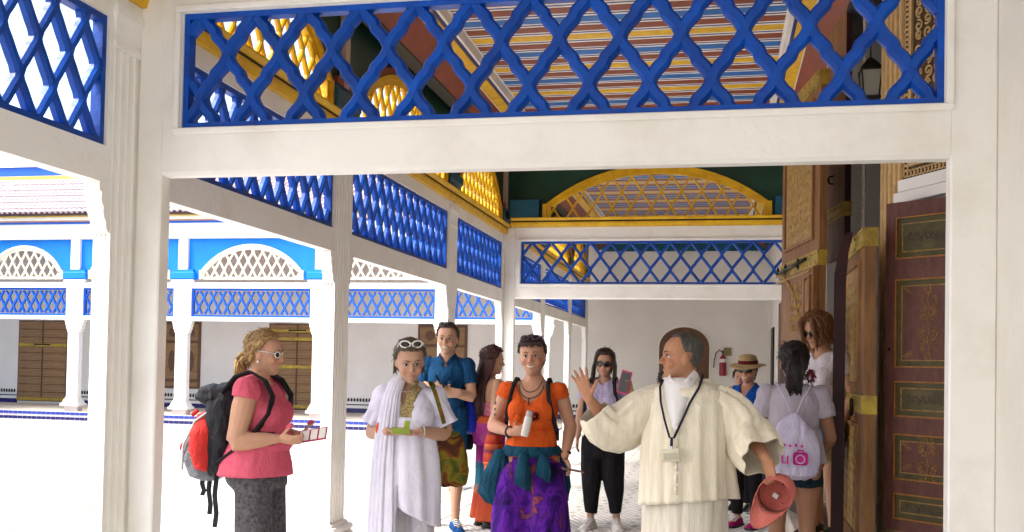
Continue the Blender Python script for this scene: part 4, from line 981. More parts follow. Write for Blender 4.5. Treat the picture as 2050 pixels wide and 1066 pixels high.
def loft_cloth(rings, nseg, fold, seed, thick=0.0):
    """rings: (cx,cy,cz, rx,ry, foldamp[, tilt_x, tilt_y]); wavy elliptical tube"""
    out = []
    K = len(rings); sub = 4; R_ = []
    for i in range(K-1):
        for q in range(sub): t = q/sub; t = t; R_.append([a+(b-a)*t for a, b in zip(rings[i], rings[i+1])])
    R_.append(list(rings[-1]))
    for r in R_:
        ring = []
        for k in range(nseg):
            a = 2*math.pi*k/nseg; ca, sa = math.cos(a), math.sin(a)
            n1 = noise.noise((ca*fold[0]+seed, sa*fold[0], r[2]*fold[1])); n2 = noise.noise((ca*fold[0]*2.3, sa*fold[0]*2.3+seed, r[2]*fold[1]*1.5))
            d = 1+r[5]*(n1*1.6+n2*.7)
            ring.append((r[0]+r[3]*ca*d, r[1]+r[4]*sa*d, r[2]+(r[6]*ca if len(r) > 6 else 0)+(r[7]*sa if len(r) > 7 else 0)))
        out.append(ring)
    return out
def wrinkle(m, k=.55):
    N = m.node_tree.nodes; L = m.node_tree.links; b = N['Principled BSDF']
    if 'wrk' in N: return m
    tc = N.new('ShaderNodeTexCoord'); tc.name = 'wrk'; mp = N.new('ShaderNodeMapping'); mp.inputs['Scale'].default_value = (1, 1, .55); L.new(tc.outputs['Object'], mp.inputs[0])
    n = N.new('ShaderNodeTexNoise'); n.inputs['Scale'].default_value = 17; n.inputs['Detail'].default_value = 3; n.inputs['Roughness'].default_value = .55; n.inputs['Distortion'].default_value = 1.3; L.new(mp.outputs[0], n.inputs['Vector'])
    bp = N.new('ShaderNodeBump'); bp.inputs['Strength'].default_value = k; bp.inputs['Distance'].default_value = .035; L.new(n.outputs['Fac'], bp.inputs['Height'])
    for l in list(b.inputs['Normal'].links): L.new(l.from_socket, bp.inputs['Normal'])
    L.new(bp.outputs[0], b.inputs['Normal']); return m
def fabric(name, col, var=.08, vscale=9, rough=.85, col2=None, bump=.35, bscale=180, stretch=(1, 1, 1)): return wrinkle(mat(name, col, rough, var, vscale, bump, bscale, .15, col2=col2, stretch=stretch))
def hairmat(name, a, b): return mat(name, a, .42, .1, 26, .6, 90, .4, stretch=(2.2, 2.2, .35), col2=b)
SGLASS = mat('dark_lens', (.012, .012, .014), .08, .05, 5, 0, 50, .6)
BLKF = mat('black_plastic', (.012, .012, .012), .3, .05, 5, 0, 50, .5)
WHTF = mat('white_plastic', (.72, .70, .66), .35, .05, 5, 0, 50, .5)
STRAP = fabric('black_webbing', (.018, .018, .02), .2)
SOLEW = mat('white_rubber', (.68, .66, .62), .6, .1, 9)
# ------------------------------------------------------------------ the people
V3 = Vector
def zsel(p, lo, hi): return (p.V[:, 2] > lo) & (p.V[:, 2] < hi)
def loftpart(p, name, m, rings, nseg=40, fold=(2.2, 1.5), seed=0, cap=False, parent=None):
    mb = MB(); mb.ring_loft(loft_cloth(rings, nseg, fold, seed), cap=cap)
    o = mb.build(name, m, parent or p.root, smooth=True); md = o.modifiers.new('solid', 'SOLIDIFY'); md.thickness = .004; md.offset = 0; return o
def sleeve(p, name, m, pts, rads, n=22, amp=.10, seed=0, drop=None):
    """open wavy tube around an arm path; drop widens it downwards"""
    P = [Vector(q) for q in pts]; mb = MB(); rings = []
    for i, c in enumerate(P):
        t = (P[min(i+1, len(P)-1)]-P[max(i-1, 0)]).normalized(); up = Vector((0, 0, 1)); up = (up-t*up.dot(t)); up = up.normalized() if up.length > .2 else Vector((0, 1, 0)); sd = t.cross(up)
        ring = []
        for k in range(n):
            a = 2*math.pi*k/n; w_ = 1+amp*noise.noise((math.cos(a)*2.2+seed, math.sin(a)*2.2, i*.35))*1.6; r = rads[i]*w_
            dz = (drop[i] if drop else 0)*max(0, -math.sin(a))
            ring.append(c+sd*(math.cos(a)*r)+up*(math.sin(a)*r)-up*dz)
        rings.append(ring)
    mb.ring_loft(rings, cap=False); o = mb.build(name, m, p.root, smooth=True); md = o.modifiers.new('solid', 'SOLIDIFY'); md.thickness = .004; md.offset = 0; sb = o.modifiers.new('sub', 'SUBSURF'); sb.levels = 1; sb.render_levels = 1; return o
def legs_solid(p, name, m, top, hem, r_top, r_hem, waist_r, fold, vox=.011, spread=1.0, crotch=None):
    mb = MB(); H = p.H; J = p.J; W = p.w
    mb.ring_loft([[(waist_r[0]*s_*math.cos(a), waist_r[1]*s_*math.sin(a)-.006*H, z) for a in (2*math.pi*q/20 for q in range(20))] for s_, z in ((.92, top), (1.0, top-.06), (1.06, top-.14), (1.0, (crotch or .46*H)))])
    for n in 'RL':
        h, k, a = J['hip'+n], J['kn'+n], J['an'+n]; pts = []; rr = []
        full = [h, h.lerp(k, .5), k, k.lerp(a, .5), a]
        for q in range(13):
            t = q/12; z = h.z+(hem-h.z)*t
            pt = h.lerp(k, (h.z-z)/(h.z-k.z)) if z > k.z else k.lerp(a, min(1.2, (k.z-z)/(k.z-a.z)))
            pts.append(Vector((pt.x*spread, pt.y, z))); rr.append(r_top+(r_hem-r_top)*t if not callable(r_hem) else r_hem(t))
        mb.tube(pts, rr, 14)
    return p.solid(name, m, mb, vox, 3, fold)
def tube_part(p, name, m, pts, r, n=8, parent=None): return MB().tube(pts, r, n).build(name, m, parent or p.root, smooth=True)
def strap_on(p, name, m, sel, off=.02): return p.cover(name, m, sel, off)
# materials
PINK = fabric('pink_jersey', (.66, .12, .18), .12, 7, col2=(.54, .085, .14)); PINKD = fabric('dark_pink_trim', (.42, .03, .09))
GREYP = mat('grey_patterned_cloth', (.13, .12, .13), .85, .3, 45, .4, 160, .15, col2=(.035, .032, .04))
LILACW = mat('white_voile', (.70, .68, .80), .85, .06, 6, .3, 180, .15, col2=(.60, .58, .71)); wrinkle(LILACW, .22); OFFW = fabric('pale_grey_legging', (.60, .57, .62), .08)
GOLDE = mat('gold_embroidery', (.50, .38, .17), .5, .4, 90, 1.0, 110, .4, .3, col2=(.14, .09, .03))
NAVY = fabric('teal_navy_polo', (.006, .062, .16), .15, 8, col2=(.004, .035, .10)); TEALS = fabric('teal_shorts', (.004, .075, .17), .15, 8)
ORANGE = fabric('orange_jersey', (.72, .12, .018), .12, 7, col2=(.58, .08, .012)); TEALJ = fabric('teal_jacket', (.012, .075, .13), .2, 10, col2=(.006, .04, .075))
LILAC = fabric('lilac_jersey', (.46, .40, .60), .08, 7); BLACKC = fabric('black_cloth', (.012, .011, .014), .2, 7)
CREAMR = mat('cream_gauze', (.77, .715, .60), .85, .1, 30, .45, 190, .15, stretch=(1, 1, .12), col2=(.64, .575, .45)); wrinkle(CREAMR, .2)
SHIRT = mat('white_shirt', (.74, .72, .73), .8, .04, 8, .2, 160, .15); ROYAL = fabric('royal_blue_cloth', (.008, .085, .42), .12)
GREYL = fabric('pale_lilac_tee', (.50, .45, .53), .08, 7); WHTEE = fabric('white_tee', (.66, .60, .66), .06, 7)
DENIM = fabric('dark_denim', (.02, .04, .065), .25, 40); DENIML = fabric('washed_denim', (.10, .16, .24), .25, 25); KHAKI = fabric('khaki_cloth', (.32, .22, .09), .15, 12)
MAROON = fabric('maroon_cloth', (.14, .012, .02), .15)
def ramp_mat(name, stops, scale, mode, stretch=(1, 1, 1), dist=1.5, rough=.85):
    if name in MATS: return MATS[name]
    m = mat(name, (.5, .5, .5), rough, .1, 5, .35, 170, .15); N = m.node_tree.nodes; L = m.node_tree.links; b = N['Principled BSDF']
    tc = N.new('ShaderNodeTexCoord'); mp = N.new('ShaderNodeMapping'); mp.inputs['Scale'].default_value = stretch; L.new(tc.outputs['Object'], mp.inputs[0])
    if mode == 'wave':
        t = N.new('ShaderNodeTexWave'); t.wave_type = 'BANDS'; t.bands_direction = 'Z'; t.wave_profile = 'SAW'; t.inputs['Scale'].default_value = scale; t.inputs['Distortion'].default_value = dist; t.inputs['Detail'].default_value = 2
    else:
        t = N.new('ShaderNodeTexNoise'); t.inputs['Scale'].default_value = scale; t.inputs['Detail'].default_value = 3; t.inputs['Distortion'].default_value = dist
    L.new(mp.outputs[0], t.inputs['Vector']); r = N.new('ShaderNodeValToRGB'); r.color_ramp.interpolation = 'LINEAR'
    el = r.color_ramp.elements; el[0].position = stops[0][0]; el[0].color = (*stops[0][1], 1); el[1].position = stops[-1][0]; el[1].color = (*stops[-1][1], 1)
    for pos, c in stops[1:-1]: e = el.new(pos); e.color = (*c, 1)
    for l in list(b.inputs['Base Color'].links): L.remove(l)
    L.new(t.outputs['Fac' if mode != 'wave' else 'Fac'], r.inputs[0]); L.new(r.outputs[0], b.inputs['Base Color']); return m
TIEDYE = ramp_mat('purple_tie_dye', [(.30, (.012, .004, .035)), (.44, (.055, .008, .20)), (.52, (.12, .015, .33)), (.58, (.05, .01, .17)), (.66, (.33, .07, .03)), (.75, (.05, .008, .16))], 7, 'noise', (1.2, 1.2, .7), 1.2)
STRIPE = ramp_mat('striped_cotton', [(0, (.50, .09, .03)), (.30, (.42, .06, .03)), (.34, (.45, .13, .06)), (.42, (.02, .16, .22)), (.60, (.015, .09, .16)), (.64, (.30, .02, .17)), (.85, (.22, .015, .16)), (1.0, (.38, .05, .22))], .33, 'wave', (1, 1, 1), .25)
TOTE = ramp_mat('batik_tote', [(.30, (.02, .035, .008)), (.42, (.09, .09, .012)), (.50, (.16, .13, .01)), (.58, (.16, .05, .01)), (.68, (.06, .02, .01))], 9, 'noise', (1, 1, 1), 1.5)
WOVEN = ramp_mat('red_woven_bag', [(0, (.30, .02, .03)), (.4, (.42, .06, .02)), (.6, (.10, .02, .05)), (1, (.60, .14, .03))], 2.6, 'wave', (1, 1, 1), .6)
BLOND = hairmat('blond_hair', (.42, .26, .09), (.20, .11, .04)); DKBR = hairmat('dark_brown_hair', (.045, .022, .014), (.018, .009, .007)); GREYBR = hairmat('greying_brown_hair', (.14, .095, .065), (.05, .032, .022))
MARH = hairmat('maroon_hair', (.075, .018, .016), (.025, .008, .009)); AUB = hairmat('auburn_hair', (.21, .085, .025), (.075, .028, .010)); GREYH = hairmat('short_grey_hair', (.085, .08, .072), (.016, .014, .012)); BLKH = hairmat('black_hair', (.02, .010, .010), (.008, .005, .006))

# --- 1 woman in pink with backpack, seen from her right side
p = Person('woman in pink shirt with red and black backpack facing right at left', (-2.60, 5.35, 0), (1, .06), 1.655, True, (.56, .31, .20), 1.12, 1.12, .0066, (0, .10, 0), 1.15, .9)
p.arm_scale = 1.28
p.set(elR=(.235, -.05, 1.035), wrR=(.14, .165, 1.055), elL=(-.235, -.03, 1.04), wrL=(-.10, .19, 1.06))
p.hands['R'] = dict(d=V3((-.15, 1, -.10)), n=V3((-.75, 0, .5)), curl=[.3, .45, .5, .5, .5], spread=.05); p.hands['L'] = dict(d=V3((.1, 1, 0)), n=V3((.6, 0, .8)), curl=.5, spread=.04)
p.body(); p.under(p.is_('torso') & (p.V[:, 2] < 1.05), (.60, .10, .16)); p.under(~p.is_('faR', 'faL', 'haR', 'haL', 'uaR', 'uaL') & (p.V[:, 2] < .87), (.07, .065, .07)); p.finish_body(); p.face((.16, .09, .04))
z = p.V[:, 2]; H = p.H
neck = (z < 1.405-.09*np.clip(p.V[:, 1]/.1, -.2, 1))
sel = (p.is_('torso') & (z > .90) & neck) | (p.is_('uaR', 'uaL') & (p.t < .20))
p.cover('shirt', PINK, sel, .011, (.009, 9, 5, 2))
loftpart(p, 'shirt_hem', PINK, [(0, .0, 1.06, .190, .150, .02), (0, -.016, .98, .206, .172, .03), (0, -.024, .90, .226, .200, .04), (0, -.024, .835, .236, .210, .05)], 48, (2.4, 2), 4)
legs_solid(p, 'trousers', GREYP, .93, .10, .108, lambda t: .112-.012*math.sin(t*3)+.012*t, (.185, .160), (.010, 9, 2.2, 4))
p.shoes(BLKF, SOLEW)
p.hair_cap(BLOND, .016, .006, zf=.84, zs=.50, zb=.22)
rnd = random.Random(1)
mb = MB(); b0 = p.hp(0, -.52, .30)
for k in range(46):
    a = rnd.uniform(0, 6.28); c = b0+V3((rnd.uniform(-.02, .02), rnd.uniform(-.03, .015), rnd.uniform(-.025, .03)))
    mb.tube([p.hp(rnd.uniform(-.1, .1), -.42, .36), c, c+V3((.02*math.cos(a), -.025, -.03)), c+V3((.03*math.cos(a), -.01+.03*math.sin(a), -.075-rnd.random()*.03))], [.008, .012, .008, .002], 5)
mb.build('hair_bun', BLOND, p.root, smooth=True)
mb = MB(); mb.tube([p.hp(.1*math.cos(a)*.8, -.49, .33+.10*math.sin(a)) for a in (k*.6283 for k in range(11))], .006, 5, cap=False); mb.build('hair_tie', BLOND, p.root)
p.strands(BLOND, range(90), lambda k: [p.hp(.33*math.sin(k*.07-3.1), .28-.5*abs(math.sin(k*.07-3.1))*.6-.02*(k % 5), .86-.2*abs(math.sin(k*.07-3.1))), p.hp(.37*math.sin(k*.07-3.1), -.12, .78-.12*abs(math.sin(k*.07-3.1))), p.hp(.2*math.sin(k*.07-3.1), -.42, .5), p.hp(.04*math.sin(k), -.50, .34)], .0045)
p.sunglasses(WHTF, mat('brown_lens', (.05, .035, .03), .1), name='eyeglasses', w=.82)
mb = MB(); mb.ell(p.hp(.35, -.02, .27), (.008, .008, .008)); mb.build('earring', WHTF, p.root)
mb = MB()
for k in range(3): mb.tube([p.J['wrR']+V3((0, -.03-k*.017, -.003))+V3((math.cos(a)*.034, 0, math.sin(a)*.034)) for a in (q*.6283 for q in range(11))], .007, 5, cap=False)
mb.build('bracelets', BLKF, p.root)
pink = p
# backpack: thing of its own on her back
t = empty('backpack', (-2.60, 5.35, 0), 'red black and grey hiking backpack on the pink shirted woman', 'backpack', rz=p.root.rotation_euler.z)
RBK = fabric('red_nylon', (.62, .035, .03), .12, 8, .6); GBK = fabric('grey_nylon', (.20, .21, .24), .15, 8, .6); BBK = fabric('charcoal_nylon', (.022, .024, .03), .2, 8, .6)
def pack(name, m, secs, fold, seed, vox=.010):
    mb = MB(); mb.ring_loft([[(cx+rx*math.copysign(abs(math.cos(a))**.7, math.cos(a)), cy+ry*math.copysign(abs(math.sin(a))**.7, math.sin(a)), z) for a in (2*math.pi*q/20 for q in range(20))] for cx, cy, z, rx, ry in secs])
    class Q: root = t
    return Person.solid(Q, name, m, mb, vox, 3, (fold, 14, 7, seed))
pack('main_bag', BBK, [(.01, -.22, .83, .09, .05), (.01, -.22, .86, .145, .08), (.01, -.215, 1.0, .158, .095), (.01, -.21, 1.15, .155, .10), (.01, -.20, 1.26, .14, .09), (.01, -.19, 1.32, .11, .07), (.01, -.19, 1.35, .07, .05)], .016, 2)
pack('front_pocket', RBK, [(.03, -.27, .845, .09, .03), (.035, -.285, .87, .135, .06), (.035, -.30, .98, .15, .085), (.035, -.30, 1.08, .145, .075), (.03, -.30, 1.17, .11, .05), (.03, -.29, 1.20, .05, .02)], .006, 3)
pack('grey_panel', GBK, [(.01, -.29, .79, .07, .04), (.01, -.31, .82, .13, .085), (.01, -.345, .92, .145, .085), (.01, -.365, 1.05, .12, .055), (.01, -.36, 1.12, .06, .03)], .005, 4)
pack('top_lid', BBK, [(.01, -.25, 1.22, .10, .07), (.01, -.26, 1.27, .14, .11), (.01, -.25, 1.325, .125, .10), (.01, -.24, 1.35, .07, .05)], .016, 6)
def ribbon(mb, pts, w_, th, axis):
    P = [Vector(q) for q in pts]; ax = Vector(axis).normalized(); rings = []
    for i, c in enumerate(P):
        tt = (P[min(i+1, len(P)-1)]-P[max(i-1, 0)]).normalized(); n = tt.cross(ax).normalized()
        rings.append([c+ax*w_/2+n*th/2, c-ax*w_/2+n*th/2, c-ax*w_/2-n*th/2, c+ax*w_/2-n*th/2])
    mb.ring_loft(rings)
for sd in (1, -1):
    mb = MB(); ribbon(mb, [(sd*.105, -.19, 1.30), (sd*.11, -.11, 1.395), (sd*.115, -.02, 1.425), (sd*.125, .07, 1.38), (sd*.14, .125, 1.29), (sd*.165, .115, 1.19), (sd*.185, .04, 1.08), (sd*.175, -.08, .98), (sd*.14, -.20, .90)], .052, .014, (1, 0, .15*sd)); mb.build('shoulder_strap', STRAP, t, smooth=True)
for k, (x, y, L_) in enumerate(((.06, -.27, .20), (.13, -.20, .26), (.02, -.33, .10))):
    mb = MB(); ribbon(mb, [(x, y, .84), (x+.004, y-.008, .80-L_*.3), (x+.006, y+.006, .80-L_*.7), (x+.002, y-.004*k, .80-L_)], .030, .004, (.15, 1, .0)); mb.build('loose_strap', STRAP, t)
mb = MB(); mb.tube([(.10, -.40, 1.02), (.11, -.43, 1.0), (.1, -.44, .97)], .006, 5); mb.tube([(.12, -.33, 1.20), (.13, -.36, 1.17)], .012, 6); mb.build('zip_pull', RBK, t)
mb = MB(); mb.tube([(.135, -.22, 1.22), (.15, -.33, 1.14), (.145, -.40, 1.0), (.13, -.41, .86)], .007, 6); mb.build('piping', mat('silver_piping', (.5, .5, .5), .4), t, smooth=True)
t2 = empty('leaflet', (-2.60, 5.35, 0), 'pink and white folded leaflet with mobile phone in the pink woman\'s hands', 'leaflet', rz=p.root.rotation_euler.z)
mtx = Matrix.Translation((.06, .335, 1.075)) @ Matrix.Rotation(math.radians(10), 4, 'X') @ Matrix.Rotation(math.radians(48), 4, 'Y')
MB().box(-.045, .045, -.085, .085, -.006, .0, .002).xf(mtx).build('cover', PINKD, t2)
for a, b in ((-.075, -.02), (-.01, .03), (.04, .078)): MB().box(-.036, .036, a, b, .0005, .003).xf(mtx).build('white_panel', WHTF, t2)
MB().box(-.03, .03, -.06, .03, -.016, -.007, .003).xf(mtx).build('phone', BLKF, t2)

# --- 2 woman in white tunic looking at her phone
p = Person('woman in white tunic and scarf looking down at a green phone', (-1.79, 5.62, 0), (.14, -1), 1.625, True, (.50, .29, .20), .98, 1.08, .0066, (.30, .26, .04), 1.0, .4)
p.set(elR=(.225, -.02, 1.075), wrR=(.09, .18, 1.10), elL=(-.225, -.02, 1.075), wrL=(-.09, .18, 1.10), knR=(.075, .05, .46), anR=(.075, -.02, .07), knL=(-.085, .0, .46), anL=(-.085, -.12, .09))
p.hands['R'] = dict(d=V3((-.85, .5, -.05)), n=V3((0, .35, 1)), curl=.45, spread=.03); p.hands['L'] = dict(d=V3((.85, .5, -.05)), n=V3((0, .35, 1)), curl=.45, spread=.03)
p.body(); p.dab(.1, .36, .12, .12, .12, .1, (.42, .22, .15), .3); p.finish_body(); p.face((.06, .035, .02))
x, y, z = p.V.T; vneck = z < 1.375-np.where(y > .02, .17*np.clip(1-np.abs(x-.0)/.085, 0, 1), 0)
p.cover('tunic_top', LILACW, ((p.is_('torso') & (z > 1.0) & vneck) | (p.is_('uaR', 'uaL') & (p.t < .5))), .014, (.010, 10, 3, 3))
loftpart(p, 'tunic_skirt', LILACW, [(0, .015, 1.18, .155, .135, .02), (0, .015, 1.05, .165, .145, .06), (0, .010, .93, .185, .160, .10), (-.005, .01, .82, .192, .165, .12, .02, 0), (-.01, .01, .70, .184, .16, .12, .07, 0), (-.02, .01, .64, .176, .155, .12, .10, 0)], 72, (3.6, 1.2), 7)
for n, sd in (('R', 1), ('L', -1)):
    a, e = p.J['sh'+n], p.J['el'+n]
    sleeve(p, 'bell_sleeve', LILACW, [a.lerp(e, .0), a.lerp(e, .2), a.lerp(e, .42), a.lerp(e, .62), a.lerp(e, .78)+V3((sd*.008, 0, -.0))], [.046, .052, .058, .068, .080], 30, .24, n == 'R')
legs_solid(p, 'leggings', OFFW, .86, .10, .092, .062, (.165, .13), (.004, 10, 3, 4))
mb = MB(); mb.ring_loft(loft_cloth([(.06, -.01, 1.41, .03, .05, .1), (.065, .055, 1.385, .045, .04, .1), (.085, .105, 1.31, .046, .026, .16), (.095, .14, 1.20, .050, .024, .24), (.105, .155, 1.08, .054, .024, .28), (.115, .165, .92, .060, .022, .32), (.12, .175, .70, .066, .022, .34), (.125, .175, .45, .07, .022, .34), (.13, .17, .22, .072, .02, .34)], 72, (4.6, .8), 2)); mb.build('scarf', LILACW, p.root, smooth=True)
emb = p.is_('torso') & (y > .03) & (z < 1.39) & (z > 1.145) & (x < .035) & (x > -.115+.0*(z)) & ((x > -.035-.28*(z-1.20)) & (x < .035-.28*(z-1.18)) | (z < 1.24) & (x > -.05) & (x < .03))
p.cover('embroidery', GOLDE, emb, .024)
p.hair_cap(GREYBR, .015, .008, zf=.80, zs=.46, zb=.2)
rnd = random.Random(5)
p.strands(GREYBR, range(40), lambda k: [p.hp(.33*(1 if k % 2 else -1), -.05-.25*rnd.random(), .5+.3*rnd.random()), p.hp(.37*(1 if k % 2 else -1), -.2, .3), p.hp((.30+.1*rnd.random())*(1 if k % 2 else -1), -.2+.1*rnd.random(), .1+.1*rnd.random())], .005)
p.sunglasses(WHTF, SGLASS, 'top', w=1.2)
tube_part(p, 'bracelet', mat('orange_bangle', (.62, .10, .015), .5), [p.J['wrR']+V3((.045, -.05, .012))+V3((.5*math.sin(a)*.036, .85*math.sin(a)*.036, math.cos(a)*.036)) for a in (q*.5236 for q in range(13))], .014, 7)
tube_part(p, 'wristwatch', mat('silver', (.5, .5, .48), .3, metal=.8), [p.J['wrL']+V3((-.02, -.02, .006))+V3((-.5*math.sin(a)*.03, .85*math.sin(a)*.03, math.cos(a)*.03)) for a in (q*.5236 for q in range(13))], .006, 6)
tube_part(p, 'necklace', mat('silver', (.5, .5, .48), .3, metal=.8), [(.055*math.sin(a), .055+.05*math.cos(a), 1.375-.05*math.cos(a)) for a in (-1.4+q*.28 for q in range(11))], .0022, 5)
rt_ = p.root.rotation_euler.z
t = empty('mobile_phone', (-1.79, 5.62, 0), 'lime green cased phone held by the woman in white', 'phone', rz=rt_)
m4 = Matrix.Translation((-.005, .285, 1.115)) @ Matrix.Rotation(math.radians(35), 4, 'X'); MB().box(-.055, .055, -.03, .03, -.009, .0, .004).xf(m4).build('case', mat('lime_plastic', (.26, .34, .02), .4), t); MB().box(-.049, .049, -.026, .026, .0005, .002).xf(m4).build('screen', BLKF, t)
MB().box(-.02, .01, -.005, .0, .0, .045).xf(m4 @ Matrix.Translation((-.03, .03, .0))).build('cover_flap', mat('lime_plastic', (.32, .42, .02), .4), t)
t = empty('tote_bag', (-1.79, 5.62, 0), 'green and ochre patterned cloth tote hanging beside the white tunic', 'bag', rz=rt_)
class Q: root = t
mb = MB(); mb.ring_loft([[(-.235+rx*math.cos(a), -.03+ry*math.sin(a), zz) for a in (2*math.pi*q/20 for q in range(20))] for rx, ry, zz in ((.06, .03, .77), (.10, .06, .79), (.125, .075, .87), (.11, .07, .98), (.085, .05, 1.06), (.06, .035, 1.10))]); Person.solid(Q, 'bag_body', TOTE, mb, .010, 3, (.018, 12, 6, 3))
for o_ in (0, .05):
    mb = MB(); ribbon(mb, [(-.225, .0-o_, 1.08), (-.205, .09-o_, 1.2), (-.165, .085-o_, 1.32), (-.125, .03-o_*.5, 1.385), (-.13, -.06, 1.37), (-.20, -.10, 1.15), (-.22, -.05, 1.08)], .025, .006, (.9, .4, 0)); mb.build('handle', TOTE, t)

# --- 3 man with folded arms
p = Person('man in navy polo shirt and teal shorts standing with folded arms', (-2.43, 8.74, 0), (.06, -1), 1.85, False, (.52, .30, .20), .90, 1.0, .008, (0, .04, 0))
p.set(elR=(.245, .06, 1.19), wrR=(.0, .205, 1.225), elL=(-.245, .06, 1.19), wrL=(.0, .235, 1.27), knR=(.12, .0, .53), anR=(.14, -.10, .083), knL=(-.11, .06, .53), anL=(-.13, .14, .083), toeL=(-.2, .3, 0), toeR=(.18, .05, 0))
p.hands['R'] = dict(d=V3((-1, .0, .02)), n=V3((0, -1, 0)), curl=.25, spread=.03); p.hands['L'] = dict(d=V3((1, -.1, .1)), n=V3((0, -1, .0)), curl=.2, spread=.03)
p.body(); p.dab(0, .3, .1, .3, .3, .15, (.30, .19, .14), .35); p.finish_body(); p.face((.03, .018, .012), smile=True)
x, y, z = p.V.T
p.cover('polo_shirt', NAVY, (p.is_('torso') & (z > .97) & (z < 1.545-np.where(y > 0, .10*np.clip(1-np.abs(x)/.05, 0, 1), 0))) | (p.is_('uaR', 'uaL') & (p.t < .62)), .014, (.012, 9, 4, 1))
loftpart(p, 'shirt_hem', NAVY, [(0, .0, 1.10, .19, .13, .03), (0, 0, 1.0, .195, .14, .04), (0, 0, .92, .20, .145, .05)], 40, (2.4, 2), 4)
mb = MB()
for sd in (-1, 1): ribbon(mb, [(sd*.02, .10, 1.47), (sd*.06, .075, 1.525), (sd*.085, .0, 1.56), (sd*.05, -.075, 1.575), (0, -.085, 1.58)], .055, .008, (-sd*.5, .2, .9))
mb.build('collar', NAVY, p.root, smooth=True)
legs_solid(p, 'shorts', TEALS, 1.02, .50, .105, .092, (.18, .14), (.010, 9, 3, 5))
p.shoes(fabric('blue_mesh_shoe', (.01, .09, .30), .3, 30), SOLEW, WHTF)
p.hair_cap(DKBR, .013, .004, zf=.86, zs=.44, zb=.18); p.sunglasses(BLKF, SGLASS, 'top')
tube_part(p, 'wristband', BLKF, [p.J['wrL']+V3((-.02, 0, 0))+V3((0, math.sin(a)*.034, math.cos(a)*.036)) for a in (q*.5236 for q in range(13))], .012, 6)

# --- 4 woman with long maroon hair, back turned
p = Person('woman with long maroon hair and striped trousers turned away', (-2.07, 8.95, 0), (.80, .60), 1.645, True, (.52, .29, .18), .98, 1, .0085, (-.25, .1, 0))
p.set(elR=(.22, -.06, 1.07), wrR=(.15, .15, 1.02))
p.body(); p.under(p.is_('torso', 'thR', 'thL') & (p.V[:, 2] < 1.0), (.30, .03, .17)); p.finish_body(); p.face()
x, y, z = p.V.T
p.cover('camisole', fabric('pink_print_top', (.52, .20, .30), .3, 40, col2=(.40, .08, .14)), p.is_('torso') & (z > .9) & (z < 1.27-.12*(y < 0)*1.0), .010, (.006, 10, 4, 1))
mb = MB()
for sd in (-1, 1): ribbon(mb, [(sd*.07, .11, 1.25), (sd*.085, .06, 1.36), (sd*.085, -.02, 1.40), (sd*.06, -.10, 1.30), (sd*.04, -.115, 1.12)], .014, .005, (1, 0, 0))
mb.build('straps', MAROON, p.root)
legs_solid(p, 'striped_trousers', STRIPE, 1.02, .06, .095, lambda t: .098+.03*t, (.165, .150), (.014, 9, 1.6, 2), spread=.9)
p.shoes(BLKF, BLKF)
p.hair_cap(MARH, .018, .01, zf=.82, zs=.3, zb=-.05)
rnd = random.Random(8)
def longh(k):
    a = -2.75+2.4*k/150*1.0+rnd.uniform(-.1, .1); c, s_ = math.cos(a), math.sin(a); r = .36
    w = rnd.uniform(-.25, .25)
    return [p.hp(c*r*.7, s_*r*.9, .80-.25*rnd.random()), p.hp(c*r*1.12, s_*r*1.28-.02, .45), p.hp(c*r*1.1, s_*r*1.2-.1, .05), p.hp(c*r*1.2+w*.3, s_*r*1.1-.22, -.45), p.hp(c*r*1.1+w*.5, s_*r-.25, -.9), p.hp(c*r*1.0+w*.6, s_*r-.22+.1*w, -1.45-.55*rnd.random())]
p.strands(MARH, range(170), longh, .0095)
p.sunglasses(BLKF, SGLASS, 'top')
t = empty('shoulder_bag', (-2.07, 8.95, 0), 'royal blue drawstring bag on the long haired woman', 'bag', rz=p.root.rotation_euler.z); Q.root = t
mb = MB(); mb.ring_loft([[(-.06+rx*math.cos(a), -.20+ry*math.sin(a), zz) for a in (2*math.pi*q/20 for q in range(20))] for rx, ry, zz in ((.06, .04, .86), (.12, .08, .88), (.13, .09, .98), (.10, .07, 1.10), (.05, .04, 1.22), (.02, .02, 1.25))]); Person.solid(Q, 'bag_body', fabric('royal_nylon', (.012, .03, .42), .15, 9, .5), mb, .011, 2, (.014, 12, 5, 1))
mb = MB(); mb.ring_loft([[(-.12+rx*math.cos(a), -.17+ry*math.sin(a), zz) for a in (2*math.pi*q/16 for q in range(16))] for rx, ry, zz in ((.05, .04, .70), (.075, .05, .73), (.07, .05, .84))]); mb.build('black_pouch', STRAP, t, smooth=True)
mb = MB(); ribbon(mb, [(-.05, -.2, 1.22), (-.08, -.10, 1.36), (-.09, .0, 1.41), (-.10, .09, 1.3), (-.14, .03, 1.0), (-.1, -.16, .9)], .014, .006, (1, 0, 0)); mb.build('cord', STRAP, t)

# --- 5 smiling woman in orange
p = Person('smiling woman in orange top and purple tie dye trousers', (-1.20, 6.42, 0), (-.02, -1), 1.675, True, (.55, .29, .19), 1.0, 1.0, .0070, (.06, .02, .06), 1.0)
p.set(elR=(.275, -.03, 1.085), wrR=(.085, .185, 1.06), elL=(-.245, -.05, 1.10), wrL=(-.235, .09, .91))
p.hands['R'] = dict(d=V3((-.75, .55, .25)), n=V3((-.4, -.6, .3)), curl=[.3, .75, .75, .75, .75], spread=.02); p.hands['L'] = dict(d=V3((-.45, .5, -.7)), n=V3((.7, .3, -.3)), curl=[.2, .5, .5, .5, .5], spread=.03)
p.body(); p.dab(0, .42, .2, .13, .12, .045, (.45, .10, .09), .6); p.finish_body(); p.face((.04, .02, .015), smile=True)
x, y, z = p.V.T
scoop = z < 1.375-np.where(y > .0, .115*np.clip(1-(np.abs(x)/.105)**2, 0, 1), .02)
